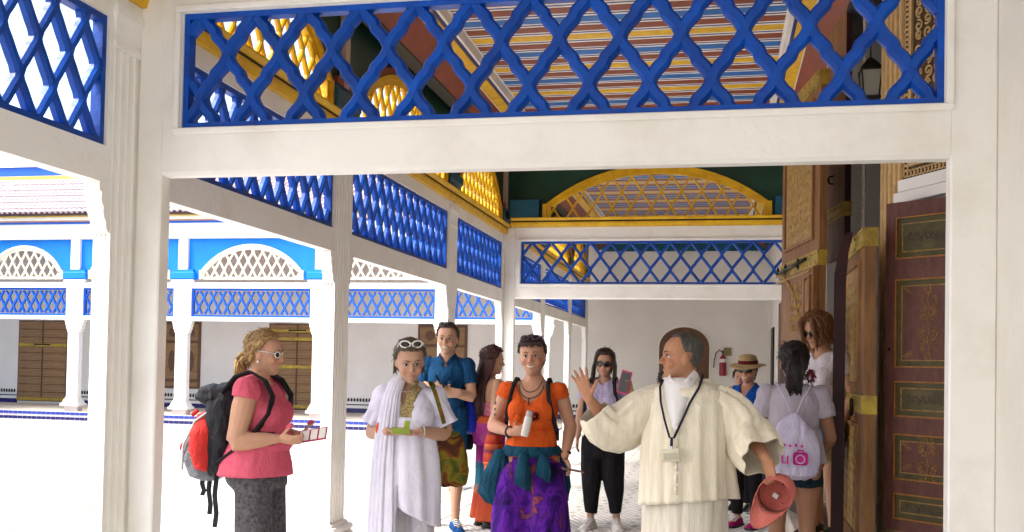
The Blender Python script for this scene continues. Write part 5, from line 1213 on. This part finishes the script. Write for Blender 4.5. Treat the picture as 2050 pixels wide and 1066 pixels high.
p.cover('orange_top', ORANGE, (p.is_('torso') & (z > .94) & scoop) | (p.is_('uaR', 'uaL') & (p.t < .28)), .012, (.009, 11, 4, 2))
loftpart(p, 'top_hem', ORANGE, [(0, .01, 1.08, .150, .128, .03), (0, .01, 1.0, .165, .135, .04), (0, .01, .90, .182, .145, .05)], 40, (2.6, 2), 3)
tube_part(p, 'appliqué' if False else 'flower_applique', MAROON, [(-.045+.03*math.cos(a*2.4), .155+.004*(a % 2), 1.165+.03*math.sin(a*2.4)) for a in range(14)], .007, 5)
legs_solid(p, 'tie_dye_trousers', TIEDYE, .955, .05, .118, lambda t: .118+.045*math.sin(t*2.6), (.175, .145), (.024, 8, 1.3, 3), spread=1.05, crotch=.66)
p.shoes(BLKF, BLKF)
p.hair_cap(DKBR, .013, .006, zf=.86, zs=.44, zb=.2)
rnd = random.Random(4)
p.strands(DKBR, range(30), lambda k: (lambda k: [p.hp(-.24+.48*k/45, .20, .93), p.hp((-.27+.54*k/45), .37-.5*(abs(k-22)/45)**2, .84), p.hp((-.29+.58*k/45), .395-.75*(abs(k-22)/45)**2, .70+.08*rnd.random())])(k*1.5), .0036, name='fringe')
p.sunglasses(mat('purple_plastic', (.10, .05, .10), .3), SGLASS, 'top')
for r_, zc in ((.062, 1.36), (.075, 1.335)):
    tube_part(p, 'necklace', mat('brown_cord', (.12, .06, .035), .7), [(r_*1.1*math.sin(a), .045+r_*math.cos(a)*.95, zc+.035-.085*math.cos(a)*(r_/.07)) for a in (-1.5+q*.25 for q in range(13))], .0035, 5)
mb = MB(); mb.tube([(0, .135, 1.285), (0, .14, 1.235)], .006, 6); mb.build('pendant', mat('brown_cord', (.12, .06, .035), .7), p.root)
for n in 'R':
    a = p.J['shR'].lerp(p.J['elR'], .45); mb = MB(); 
    for k in range(9): mb.ell(a+V3((.036+.003*math.sin(k), .025+.012*math.cos(k*2), -.02+.012*(k-4))), (.006, .008, .008), None, 6, 5)
    mb.build('tattoo', mat('tattoo_ink', (.10, .09, .10), .6), p.root)
tube_part(p, 'bracelets', mat('brown_cord', (.12, .06, .035), .7), [p.J['wrR']+V3((.035, -.035, 0))+V3((.55*math.sin(a)*.034, .5*math.sin(a)*.034, math.cos(a)*.034)) for a in (q*.5236 for q in range(13))], .010, 6)
tube_part(p, 'wristband', BLKF, [p.J['wrL']+V3((0, -.02, .025))+V3((math.cos(a)*.032, .6*math.sin(a)*.03, .3*math.sin(a)*.03)) for a in (q*.5236 for q in range(13))], .009, 6)
rz5 = p.root.rotation_euler.z
t = empty('tied_jacket', (-1.20, 6.42, 0), 'dark teal jacket knotted around the hips of the orange top woman', 'jacket', rz=rz5)
mb = MB(); mb.ring_loft(loft_cloth([(0, .005, .97, .175, .148, .03), (0, .005, .945, .192, .160, .05), (0, .005, .915, .190, .160, .05), (0, .005, .90, .178, .15, .03)], 48, (3, 4), 2)); mb.build('knotted_waist', TEALJ, t, smooth=True)
for i_, (cx, cy, z1, wd, ln, ly) in enumerate(((.185, .075, .94, .075, .37, .05), (.02, .175, .93, .045, .22, .02), (-.11, .155, .93, .04, .16, .02), (-.17, -.06, .93, .07, .30, .03))):
    mb = MB(); mb.ring_loft(loft_cloth([(cx, cy, z1, wd*.55, .022, .1), (cx+.02*(i_ == 0), cy+.010, z1-ln*.35, wd*.9, ly*.45, .30), (cx+.045*(i_ == 0), cy+.012, z1-ln*.75, wd*1.1, ly*.38, .38), (cx+.03*(i_ == 0), cy+.010, z1-ln, wd*.95-.03*(i_ == 0), ly*.3, .4, .02, 0)], 40, (4.2, 2), i_), cap=True); mb.build('hanging_sleeve', TEALJ, t, smooth=True)
t = empty('woven_bag', (-1.20, 6.42, 0), 'red and orange woven bag at the hip of the orange top woman', 'bag', rz=rz5); Q.root = t
mb = MB(); mb.ring_loft([[(.275+rx*math.cos(a), -.06+ry*math.sin(a), zz) for a in (2*math.pi*q/16 for q in range(16))] for rx, ry, zz in ((.05, .03, .80), (.07, .05, .83), (.065, .05, .98), (.045, .03, 1.06))]); Person.solid(Q, 'bag_body', WOVEN, mb, .010, 2, (.008, 14, 6, 1))
mb = MB(); mb.tube([(.31, -.04, .82), (.315, -.03, .79), (.28, -.04, .785)], .018, 8); mb.build('orange_tassel', ORANGE, t)
mb = MB()
for sd in (1, -1): ribbon(mb, [(sd*.095, -.12, 1.25), (sd*.105, -.07, 1.38), (sd*.108, .0, 1.408), (sd*.112, .068, 1.37), (sd*.125, .112, 1.29), (sd*.15, .10, 1.18), (sd*.17, .02, 1.06), (sd*.15, -.10, 1.0)], .026, .010, (1, 0, .1*sd))
mb.build('bag_strap', STRAP, t, smooth=True)
t = empty('water_flask', (-1.20, 6.42, 0), 'white flask gripped by the smiling woman in orange', 'flask', rz=rz5)
m4 = Matrix.Translation((-.005, .265, 1.045)) @ Matrix.Rotation(math.radians(-12), 4, 'Y'); mb = MB(); mb.ring_loft([[(r_*math.cos(a), r_*math.sin(a), zz) for a in (2*math.pi*q/16 for q in range(16))] for r_, zz in ((.022, 0), (.026, .01), (.026, .115), (.02, .13))]); mb.xf(m4).build('bottle', WHTF, t, smooth=True, angle=40)
mb = MB(); mb.ring_loft([[(r_*math.cos(a), r_*math.sin(a), zz) for a in (2*math.pi*q/16 for q in range(16))] for r_, zz in ((.021, .131), (.021, .16), (.017, .165))]); mb.xf(m4).build('cap', mat('pale_grey_plastic', (.5, .45, .45), .4), t)
t = empty('mobile_phone', (-1.20, 6.42, 0), 'brown backed phone in the lowered hand of the orange top woman', 'phone', rz=rz5)
MB().box(-.035, .035, -.07, .07, -.004, .004, .003).xf(Matrix.Translation((-.30, .17, .835)) @ Matrix.Rotation(math.radians(-70), 4, 'Z') @ Matrix.Rotation(math.radians(10), 4, 'X')).build('body', mat('brown_leather', (.30, .14, .08), .5), t)
MB().box(-.031, .031, -.06, .06, .0045, .006).xf(Matrix.Translation((-.30, .17, .835)) @ Matrix.Rotation(math.radians(-70), 4, 'Z') @ Matrix.Rotation(math.radians(10), 4, 'X')).build('screen', BLKF, t)

# --- 6 woman in lilac top and black trousers
p = Person('woman in lilac tee and baggy black trousers with white sneakers', (-1.05, 9.18, 0), (-.10, -1), 1.645, True, (.50, .29, .20), 1.0, 1.0, .0085, (.1, .12, -.05))
p.set(elR=(.225, -.03, 1.06), wrR=(.235, .03, .83), elL=(-.235, -.06, 1.05), wrL=(-.16, .06, .87), knR=(.10, .03, .47), anR=(.10, .02, .075), knL=(-.10, .0, .47), anL=(-.13, -.05, .075), toeR=(.12, .2, 0), toeL=(-.18, .1, 0))
p.body(); p.finish_body(); p.face(eyes=False)
x, y, z = p.V.T
p.cover('lilac_tee', LILAC, (p.is_('torso') & (z > .94) & (z < 1.385-np.where(y > 0, .06*np.clip(1-np.abs(x)/.09, 0, 1), 0))) | (p.is_('uaR', 'uaL') & (p.t < .5)), .014, (.010, 9, 4, 5))
loftpart(p, 'tee_hem', LILAC, [(0, .01, 1.08, .155, .128, .03), (0, .01, 1.0, .165, .135, .05), (0, .01, .945, .165, .138, .05)], 40, (2.6, 2), 9)
legs_solid(p, 'black_trousers', BLACKC, .97, .14, .105, lambda t: .112-.055*t*t, (.165, .14), (.016, 8, 2.2, 7), crotch=.66)
p.shoes(mat('white_canvas', (.66, .63, .62), .7), SOLEW, WHTF)
p.hair_cap(DKBR, .016, .008, zf=.82, zs=.4, zb=.0)
rnd = random.Random(14)
def bobh(k):
    sd = 1 if k % 2 else -1; a = rnd.uniform(-.42, .17); 
    return [p.hp(sd*.06, a*.6+.1, 1.0), p.hp(sd*.31, a+.08, .75), p.hp(sd*(.40+.03*rnd.random()), a+.03, .35), p.hp(sd*(.40+.05*rnd.random()), a+.06, -.02), p.hp(sd*(.36+.06*rnd.random()), a+.10, -.30-.12*rnd.random())]
p.strands(DKBR, range(110), bobh, .0085); p.sunglasses(BLKF, SGLASS, 'eyes', w=1.15)
mb = MB()
for sd in (1, -1): ribbon(mb, [(sd*.095, -.11, 1.25), (sd*.105, -.06, 1.37), (sd*.108, .0, 1.395), (sd*.112, .07, 1.36), (sd*.125, .115, 1.28), (sd*.15, .11, 1.16), (sd*.175, .02, 1.03)], .03, .010, (1, 0, .1*sd))
mb.build('backpack_straps', STRAP, p.root, smooth=True)
mb = MB(); mb.box(-.012, .012, .142, .158, .945, .975, .003); mb.build('belt_buckle', mat('silver', (.5, .5, .48), .3, metal=.8), p.root)
t = empty('hip_pouch', (-1.05, 9.18, 0), 'small black pouch on the hip of the lilac tee woman', 'pouch', rz=p.root.rotation_euler.z); mb = MB(); mb.box(-.27, -.19, -.06, .06, .74, .90, .03); mb.build('pouch_body', STRAP, t, smooth=True)
mb = MB(); ribbon(mb, [(-.22, .0, .89), (-.19, .07, 1.0), (-.15, .12, 1.12), (-.11, .08, 1.33)], .014, .005, (.8, -.5, 0)); mb.build('pouch_strap', STRAP, t)

# --- 7 the guide in a cream robe
p = Person('guide in cream robe raising his right hand and holding a pink cap', (-.165, 5.30, 0), (-.16, -1), 1.68, False, (.42, .20, .11), 1.08, 1.15, .0062, (-1.12, .02, 0), 0, .5)
p.set(head=(.035, .01, 1.437), neck=(.02, -.01, 1.402), shR=(.195, 0, 1.33), elR=(.385, .10, 1.175), wrR=(.475, .215, 1.325), shL=(-.195, 0, 1.335), elL=(-.315, .0, 1.165), wrL=(-.415, .13, 1.06))
p.hands['R'] = dict(d=V3((.36, .10, .93)), n=V3((.12, 1, -.1)), curl=[.0, .06, .10, .08, .04], spread=.20); p.hands['L'] = dict(d=V3((-.35, .25, -.9)), n=V3((.55, .65, -.1)), curl=[.4, .7, .75, .8, .8], spread=.03)
p.body(); p.dab(0, .2, .12, .4, .4, .2, (.30, .17, .11), .35); p.finish_body(); p.face((.05, .045, .04))
def robe(name, rings, seed, m=CREAMR, seg=90): return loftpart(p, name, m, rings, seg, (4.6, .45), seed)
robe('outer_robe', [(.02, -.01, 1.435, .075, .075, .02), (.01, 0, 1.41, .135, .105, .02), (0, .01, 1.375, .180, .13, .02), (0, .012, 1.30, .215, .155, .04), (0, .015, 1.15, .218, .178, .09), (0, .02, 1.0, .220, .185, .13), (-.005, .02, .88, .222, .188, .17, -.01, .008), (-.005, .02, .80, .226, .19, .19, -.03, .012)], 3)
robe('inner_gown', [(0, .015, .95, .21, .165, .06), (0, .015, .7, .212, .17, .09), (0, .015, .4, .215, .172, .11), (0, .015, .06, .225, .18, .12)], 8, mat('pale_gauze_gown', (.68, .63, .54), .85, .1, 30, .45, 190, .15, stretch=(1, 1, .12), col2=(.50, .46, .39)))
a, e, w_ = p.J['shR'], p.J['elR'], p.J['wrR']
sleeve(p, 'right_sleeve', CREAMR, [V3((.12, 0, 1.335)), a.lerp(e, .2), a.lerp(e, .55), a.lerp(e, .9), e.lerp(w_, .25)+V3((.015, .02, .0)), e.lerp(w_, .62)+V3((.01, .01, .0))], [.075, .085, .092, .095, .086, .068], 36, .26, 1, [.0, .04, .075, .09, .06, .02])
a, e, w_ = p.J['shL'], p.J['elL'], p.J['wrL']
sleeve(p, 'left_sleeve', CREAMR, [V3((-.12, 0, 1.335)), a.lerp(e, .25), a.lerp(e, .7), e, e.lerp(w_, .5), e.lerp(w_, .95)], [.075, .090, .10, .11, .112, .105], 36, .26, 5, [0, .01, .02, .03, .03, .02])
mb = MB(); x, y, z = p.V.T
hood = [(.0, -.07, 1.44, .105, .06, .05), (0, -.09, 1.40, .14, .07, .06), (0, -.11, 1.34, .13, .06, .08), (0, -.12, 1.26, .08, .04, .1)]
mb.ring_loft(loft_cloth(hood, 30, (2.6, 4), 2), cap=True); mb.build('hood', CREAMR, p.root, smooth=True)
p.cover('white_shirt', SHIRT, (p.is_('torso', 'neck') & (z > 1.27) & (z < 1.445) & (y > -.2)), .010)
mb = MB()
for sd in (-1, 1): ribbon(mb, [(.02+sd*.015, .10, 1.385), (.03+sd*.055, .09, 1.42), (.03+sd*.078, .02, 1.462), (.03+sd*.06, -.06, 1.478), (.03, -.08, 1.48)], .055, .007, (-sd*.5, .3, .85))
mb.build('shirt_collar', SHIRT, p.root, smooth=True)
mb = MB(); mb.ring_loft([[(.025-w_, y_-.012, z_), (.025, y_, z_), (.025+w_, y_-.012, z_)] for w_, y_, z_ in ((.085, .09, 1.445), (.075, .125, 1.40), (.058, .165, 1.34), (.038, .190, 1.27), (.018, .206, 1.20), (.004, .212, 1.17))], cap=False, close=False); o = mb.build('shirt_front', SHIRT, p.root, smooth=True); o.modifiers.new('s', 'SOLIDIFY').thickness = .006
for k in range(6): tube_part(p, 'robe_trim', CREAMR, [(.012+.0*k, .206+.002*k, 1.20-k*.06), (.012, .210+.002*k, 1.155-k*.06)], .006, 6)
tg = empty('lanyard', (-.165, 5.30, 0), 'dark lanyard with cream name badge around the guide\'s neck', 'lanyard', rz=p.root.rotation_euler.z)
mb = MB()
for sd in (1, -1): ribbon(mb, [(.02+sd*.085, -.06, 1.465), (.02+sd*.10, .02, 1.45), (.02+sd*.10, .125, 1.395), (.03+sd*.075, .172, 1.32), (.033+sd*.045, .20, 1.23), (.035+sd*.01, .222, 1.14)], .012, .004, (1, 0, .2))
ribbon(mb, [(.035, .222, 1.145), (.035, .228, 1.09)], .014, .005, (1, 0, 0)); mb.build('ribbon', fabric('navy_ribbon', (.02, .022, .05), .2), tg)
bm_ = Matrix.Translation((.035, .238, 1.055)) @ Matrix.Rotation(math.radians(6), 4, 'Y')
MB().box(-.045, .045, -.004, .004, -.033, .033, .003).xf(bm_).build('badge', mat('badge_card', (.68, .62, .48), .4), tg); MB().box(-.036, .036, .0045, .006, -.022, .012).xf(bm_).build('badge_print', mat('badge_print', (.5, .46, .36), .5), tg)
MB().box(-.012, .012, -.003, .006, .028, .045).xf(bm_).build('clip', mat('silver', (.5, .5, .48), .3, metal=.8), tg)
# receding short hair
hl = p.hl; sc = p.scalp(zf=.90, zs=.46, zb=.26, y0=.10)
p.cover('hair', GREYH, sc, .008+.003*fnoise(p.V, 120, 120, 60, 2))
tc_ = empty('baseball_cap', (-.165, 5.30, 0), 'faded pink baseball cap hanging from the guide\'s left hand', 'cap', rz=p.root.rotation_euler.z)
CAPP = fabric('salmon_cotton', (.52, .15, .12), .15, 12, col2=(.40, .10, .085)); CAPI = fabric('cap_lining', (.50, .24, .20), .15, 12)
cm = Matrix.Translation((-.465, .17, .872)) @ Matrix.Rotation(math.radians(-32), 4, 'Y') @ Matrix.Rotation(math.radians(-118), 4, 'X')
mb = MB(); rings = []
for r_, zz in ((.095, 0), (.096, .03), (.090, .07), (.068, .105), (.035, .122), (.006, .127)): rings.append([(r_*.88*math.cos(a), r_*math.sin(a)*1.05, -zz) for a in (2*math.pi*q/24 for q in range(24))])
mb.ring_loft(rings, cap=False); o = mb.xf(cm).build('crown', CAPP, tc_, smooth=True); o.modifiers.new('s', 'SOLIDIFY').thickness = .004
mb = MB(); rings = []
for k in range(7):
    t_ = k/6; rings.append([((.084-.018*t_*t_)*math.sin(a)*1.0, .0+(.098+.105*t_)*math.cos(a)*1.0, .012*math.cos(a*1.2)+.03*t_) for a in (-1.25+2.5*q/14 for q in range(15))])
mb.ring_loft(rings, cap=False, close=False); o = mb.xf(cm).build('visor', CAPP, tc_, smooth=True); o.modifiers.new('s', 'SOLIDIFY').thickness = .005
mb = MB(); mb.ring_loft([[(.0830*math.cos(a), .0985*math.sin(a), z_) for a in (2*math.pi*q/24 for q in range(24))] for z_ in (-.004, -.03)], cap=False); mb.xf(cm).build('sweatband', mat('brown_band', (.16, .045, .03), .8), tc_)
mb = MB(); mb.box(-.014, .014, .04, .068, -.085, -.083); mb.xf(cm).build('label_tag', WHTF, tc_)

# --- 8 woman in straw hat
p = Person('woman in straw hat and royal blue sleeveless top by the far wall', (.26, 9.70, 0), (-.45, -1), 1.60, True, (.52, .26, .17), 1.05, 1.1, .0085, (.1, .05, 0))
p.set(elR=(.22, -.04, 1.03), wrR=(.10, .17, 1.0), elL=(-.23, -.04, 1.03), wrL=(-.08, .18, .98))
p.body(); p.finish_body(); p.face(eyes=False, smile=True)
x, y, z = p.V.T
p.cover('blue_top', ROYAL, p.is_('torso') & (z > .85) & (z < 1.36-np.where(y > 0, .15*np.clip(1-np.abs(x)/.07, 0, 1), 0)) & (np.abs(x) < .15), .013, (.008, 9, 4, 5))
loftpart(p, 'top_hem', ROYAL, [(0, .01, 1.05, .165, .14, .03), (0, .01, .9, .18, .15, .06), (0, .01, .82, .185, .155, .06)], 36, (2.6, 2), 6)
legs_solid(p, 'black_leggings', BLACKC, .95, .12, .095, .055, (.165, .14), (.006, 9, 2.2, 7))
p.shoes(fabric('magenta_mesh', (.42, .01, .13), .2, 20), mat('dark_sole', (.03, .02, .04), .6), WHTF)
p.hair_cap(DKBR, .012, .0, zf=.84, zs=.4, zb=.1); p.sunglasses(BLKF, SGLASS, 'eyes', w=1.15)
th = empty('straw_hat', (.26, 9.70, 0), 'straw hat with dark red band on the woman in royal blue', 'hat', rz=p.root.rotation_euler.z)
STRAW = mat('straw', (.50, .36, .18), .8, .2, 70, .8, 140, .2); hm = Matrix.Translation(p.hp(0, -.04, .68)) @ p.R.to_4x4() @ Matrix.Rotation(math.radians(-3), 4, 'X')
mb = MB(); mb.ring_loft([[(r_*.92*math.cos(a), r_*1.05*math.sin(a), zz+.012*math.cos(2*a)*(r_ > .12)) for a in (2*math.pi*q/32 for q in range(32))] for r_, zz in ((.185, -.012), (.182, -.004), (.135, .006), (.098, .014), (.094, .06), (.085, .088), (.05, .102), (.004, .106))], cap=False); mb.xf(hm).build('brim_and_crown', STRAW, th, smooth=True)
mb = MB(); mb.ring_loft([[(r_*.92*math.cos(a), r_*1.05*math.sin(a), zz) for a in (2*math.pi*q/32 for q in range(32))] for r_, zz in ((.101, .016), (.099, .050))], cap=False); mb.xf(hm).build('hat_band', MAROON, th, smooth=True)
t = empty('red_bag', (.26, 9.70, 0), 'dark red cloth bag held before the straw hat woman', 'bag', rz=p.root.rotation_euler.z); Q.root = t
mb = MB(); mb.ring_loft([[(-.17+rx*math.cos(a), .12+ry*math.sin(a), zz) for a in (2*math.pi*q/16 for q in range(16))] for rx, ry, zz in ((.06, .04, .78), (.10, .06, .80), (.105, .06, .95), (.08, .045, 1.06))]); Person.solid(Q, 'bag_body', MAROON, mb, .012, 2, (.01, 12, 6, 1))

# --- 9 woman from behind with white drawstring bag
p = Person('woman seen from behind in pale tee and denim shorts beside the door', (.475, 6.80, 0), (.05, 1), 1.665, True, (.40, .20, .115), 1.02, 1.05, .0072, (.15, .12, 0))
p.set(elR=(.235, .0, 1.06), wrR=(.20, .18, .95), elL=(-.235, .0, 1.06), wrL=(-.20, .18, .95))
p.body(); p.finish_body(); p.face()
x, y, z = p.V.T
p.cover('pale_tee', GREYL, (p.is_('torso') & (z > 1.0) & (z < 1.40)) | (p.is_('uaR', 'uaL') & (p.t < .55)), .016, (.010, 9, 4, 5))
loftpart(p, 'tee_hem', GREYL, [(0, 0, 1.12, .165, .138, .03), (0, 0, 1.0, .185, .152, .05), (0, -.005, .89, .20, .165, .07)], 44, (2.6, 2), 9)
legs_solid(p, 'denim_shorts', DENIM, .97, .735, .105, .104, (.18, .15), (.006, 9, 3, 5), crotch=.74)
p.shoes(BLKF, SOLEW)
p.hair_cap(BLKH, .018, .008, zf=.82, zs=.42, zb=.15)
rnd = random.Random(21)
def pony(k):
    a = rnd.uniform(0, 6.28); r = rnd.random()
    return [p.hp(0, -.44, .62), p.hp(.14*math.cos(a), -.60-.10*r, .58+.16*math.sin(a)), p.hp(-.05+.24*math.cos(a), -.62-.06*r, .28+.12*math.sin(a)), p.hp(-.08+.20*math.cos(a+1), -.52, .0-.25*r), p.hp(-.02+.15*math.cos(a), -.47, -.12-.45*r)]
p.strands(BLKH, range(110), pony, .0085, name='ponytail')
def wild(k):
    a = rnd.uniform(0, 6.28); zz = .2+.7*rnd.random(); r = .36*math.sin(min(3, 1.2+zz))+.03
    return [p.hp(.34*math.cos(a)*.9, .44*math.sin(a)*.9-.03, zz), p.hp(.38*math.cos(a), .47*math.sin(a)-.04, zz+.02), p.hp(.42*math.cos(a+.2), .5*math.sin(a+.2)-.05, zz-.06)]
p.strands(BLKH, [k for k in range(60)], lambda k: wild(k) if True else None, .004, name='loose_hair') if False else None
p.sunglasses(mat('grey_plastic', (.4, .38, .36), .4), SGLASS, 'top')
t = empty('drawstring_bag', (.475, 6.80, 0), 'white drawstring bag with magenta print on the back of the woman in denim shorts', 'bag', rz=p.root.rotation_euler.z); Q.root = t
WBAG = fabric('white_nylon', (.62, .58, .74), .06, 9, .5, col2=(.52, .48, .66))
mb = MB(); mb.ring_loft([[(rx*math.copysign(abs(math.cos(a))**.8, math.cos(a)), -.205-oy+ry*math.sin(a), zz) for a in (2*math.pi*q/24 for q in range(24))] for rx, ry, zz, oy in ((.08, .03, .80, .02), (.145, .055, .825, .03), (.165, .065, .90, .03), (.16, .06, 1.02, .02), (.12, .05, 1.12, .01), (.06, .03, 1.19, 0), (.02, .02, 1.215, 0))]); Person.solid(Q, 'bag_body', WBAG, mb, .009, 3, (.012, 16, 5, 1))
for sd in (-1, 1):
    mb = MB(); mb.tube([(sd*.01, -.205, 1.20), (sd*.05, -.185, 1.30), (sd*.10, -.13, 1.39), (sd*.115, -.03, 1.41), (sd*.13, .08, 1.35), (sd*.17, .05, 1.1), (sd*.15, -.17, .84)], .006, 6); mb.build('cord', WBAG, t, smooth=True)
MAG = mat('magenta_print', (.55, .01, .26), .5)
def text(body, size, mtx, m, parent, name='lettering'):
    cu = bpy.data.curves.new('t', 'FONT'); cu.body = body; cu.size = size; cu.extrude = .001; cu.align_x = 'CENTER'; o = bpy.data.objects.new('t', cu); COL.objects.link(o)
    dg = bpy.context.evaluated_depsgraph_get(); me = bpy.data.meshes.new_from_object(o.evaluated_get(dg)); bpy.data.objects.remove(o); me.transform(mtx); me.materials.clear(); me.materials.append(m); return link(name, me, parent)
bk = lambda x_, z_: Matrix.Translation((x_, -.318, z_)) @ Matrix.Rotation(math.radians(90), 4, 'X')
text('ou', .115, bk(-.085, .905), MAG, t)
mb = MB(); mb.box(-.005, .085, -.318, -.314, .90, .978, .01); mb.tube([(.02, -.316, .978), (.025, -.316, .992), (.055, -.316, .992), (.06, -.316, .978)], .006, 5); mb.build('emblem', MAG, t)
mb = MB(); mb.tube([(.04+.026*math.cos(a), -.320, .937+.026*math.sin(a)) for a in (q*.5236 for q in range(13))], .004, 5, cap=False); mb.build('emblem_ring', WBAG, t)
mb = MB()
for k in range(5): mb.box(-.10+k*.035, -.085+k*.035, -.312, -.309, 1.01+.004*(k % 2), 1.025+.006*(k % 2))
mb.build('small_print', MAG, t, kind='stuff')

# --- 10 woman with curly auburn hair in the doorway
p = Person('woman with curly auburn hair and sunglasses leaning in the doorway', (.745, 7.60, .28), (-.75, -.66), 1.62, True, (.55, .29, .18), .98, 1, .0075, (.1, .35, 0))
p.set(elR=(.21, -.06, 1.06), wrR=(.16, .13, .98), elL=(-.22, -.06, 1.04), wrL=(-.2, .05, .82), head=(0, .05, 1.40), neck=(0, .01, 1.352))
p.body(); p.finish_body(); p.face(eyes=False)
x, y, z = p.V.T
p.cover('white_tee', WHTEE, (p.is_('torso') & (z > .92) & (z < 1.36-np.where(y > 0, .07*np.clip(1-np.abs(x)/.08, 0, 1), 0))) | (p.is_('uaR', 'uaL') & (p.t < .45)), .012, (.009, 10, 4, 3))
tube_part(p, 'tee_print', MAROON, [(.05*math.cos(k*1.9)*(.4+.06*k % 1), .142, 1.17+.05*math.sin(k*1.9)) for k in range(16)], .007, 5)
legs_solid(p, 'khaki_shorts', KHAKI, .93, .56, .098, .098, (.165, .135), (.010, 9, 3, 5), crotch=.7)
p.shoes(BLKF, SOLEW)
p.hair_cap(AUB, .022, .012, zf=.84, zs=.42, zb=.1)
rnd = random.Random(31)
def curl(k):
    sd = rnd.choice((-1, 1)); th = rnd.uniform(-2.9, .75) if rnd.random() < .9 else 1; c, s_ = math.cos(th)*sd, math.sin(th); r0 = .36; P = []; n = 9; ph = rnd.uniform(0, 6); L_ = rnd.uniform(.45, .95)
    for i in range(n):
        q = i/(n-1); rr = r0*(.95+.28*math.sin(q*2.2)); wob = .05
        P.append(p.hp(c*rr*(.55+.45*min(1, q*3))+wob*math.cos(ph+q*11), s_*rr*1.15*(.55+.45*min(1, q*3))-.02+wob*math.sin(ph+q*11), .98-L_*q*q-.12*q+.03*math.sin(ph+q*9)))
    return P
p.strands(AUB, range(230), curl, .0085, n=5); p.sunglasses(BLKF, SGLASS, 'eyes', w=1.2)
t = empty('tied_denim_jacket', (.745, 7.60, .28), 'blue denim jacket tied around the waist of the curly haired woman', 'jacket', rz=p.root.rotation_euler.z)
mb = MB(); mb.ring_loft(loft_cloth([(0, .0, .97, .155, .128, .03), (0, .0, .94, .178, .148, .06), (0, .0, .89, .182, .15, .06), (0, 0, .86, .17, .14, .03)], 40, (3, 4), 2)); mb.build('knotted_waist', DENIML, t, smooth=True)
for i_, (cx, cy, ln) in enumerate(((.13, .10, .28), (.03, .16, .2), (-.12, .1, .25))):
    mb = MB(); mb.ring_loft(loft_cloth([(cx, cy, .93, .035, .03, .1), (cx+.01, cy+.012, .93-ln*.4, .055, .035, .16), (cx+.02, cy+.012, .93-ln, .06, .03, .18)], 20, (2.4, 3), i_), cap=True); mb.build('hanging_sleeve', DENIML, t, smooth=True)

# --- 11, 12 two people almost hidden behind the others
p = Person('person almost hidden behind the woman in the straw hat, dark hair showing', (.225, 10.75, 0), (-.3, -1), 1.50, True, (.45, .25, .16), .95, 1, .011, (0, 0, 0))
p.body(); p.finish_body(); p.face()
p.cover('dark_top', BLACKC, (p.is_('torso') & (p.V[:, 2] < 1.27)) | p.is_('uaR', 'uaL') & (p.t < .5), .014, (.008, 9, 4, 2)); legs_solid(p, 'dark_trousers', BLACKC, .92, .1, .09, .06, (.15, .13), (.006, 9, 2, 1)); p.shoes(BLKF, SOLEW); p.hair_cap(BLKH, .02, .01, zf=.8, zs=.3, zb=0)
p = Person('person hidden behind the guide holding up a pink phone', (-.30, 6.55, 0), (-.2, -1), 1.50, True, (.45, .25, .16), .90, 1, .011, (.2, 0, 0))
p.set(elR=(.20, .05, 1.12), wrR=(.235, .17, 1.30)); p.hands['R'] = dict(d=V3((.1, .2, 1)), n=V3((0, 1, 0)), curl=.6, spread=.03)
p.body(); p.finish_body(); p.face()
p.cover('maroon_top', MAROON, (p.is_('torso') & (p.V[:, 2] < 1.25)) | p.is_('uaR', 'uaL') & (p.t < .5), .014, (.008, 9, 4, 2)); legs_solid(p, 'dark_trousers', BLACKC, .92, .1, .09, .06, (.15, .13), (.006, 9, 2, 1)); p.shoes(BLKF, SOLEW); p.hair_cap(DKBR, .02, .01, zf=.8, zs=.3, zb=0)
t = empty('mobile_phone', (-.30, 6.55, 0), 'pink cased phone held up beside the guide\'s shoulder', 'phone', rz=p.root.rotation_euler.z)
m4 = Matrix.Translation((.262, .215, 1.395)) @ Matrix.Rotation(math.radians(-14), 4, 'Y'); MB().box(-.036, .036, -.005, .005, -.075, .075, .004).xf(m4).build('case', mat('hot_pink_plastic', (.60, .04, .17), .35), t); MB().box(-.03, .03, .0052, .0065, -.065, .065).xf(m4).build('screen', BLKF, t)
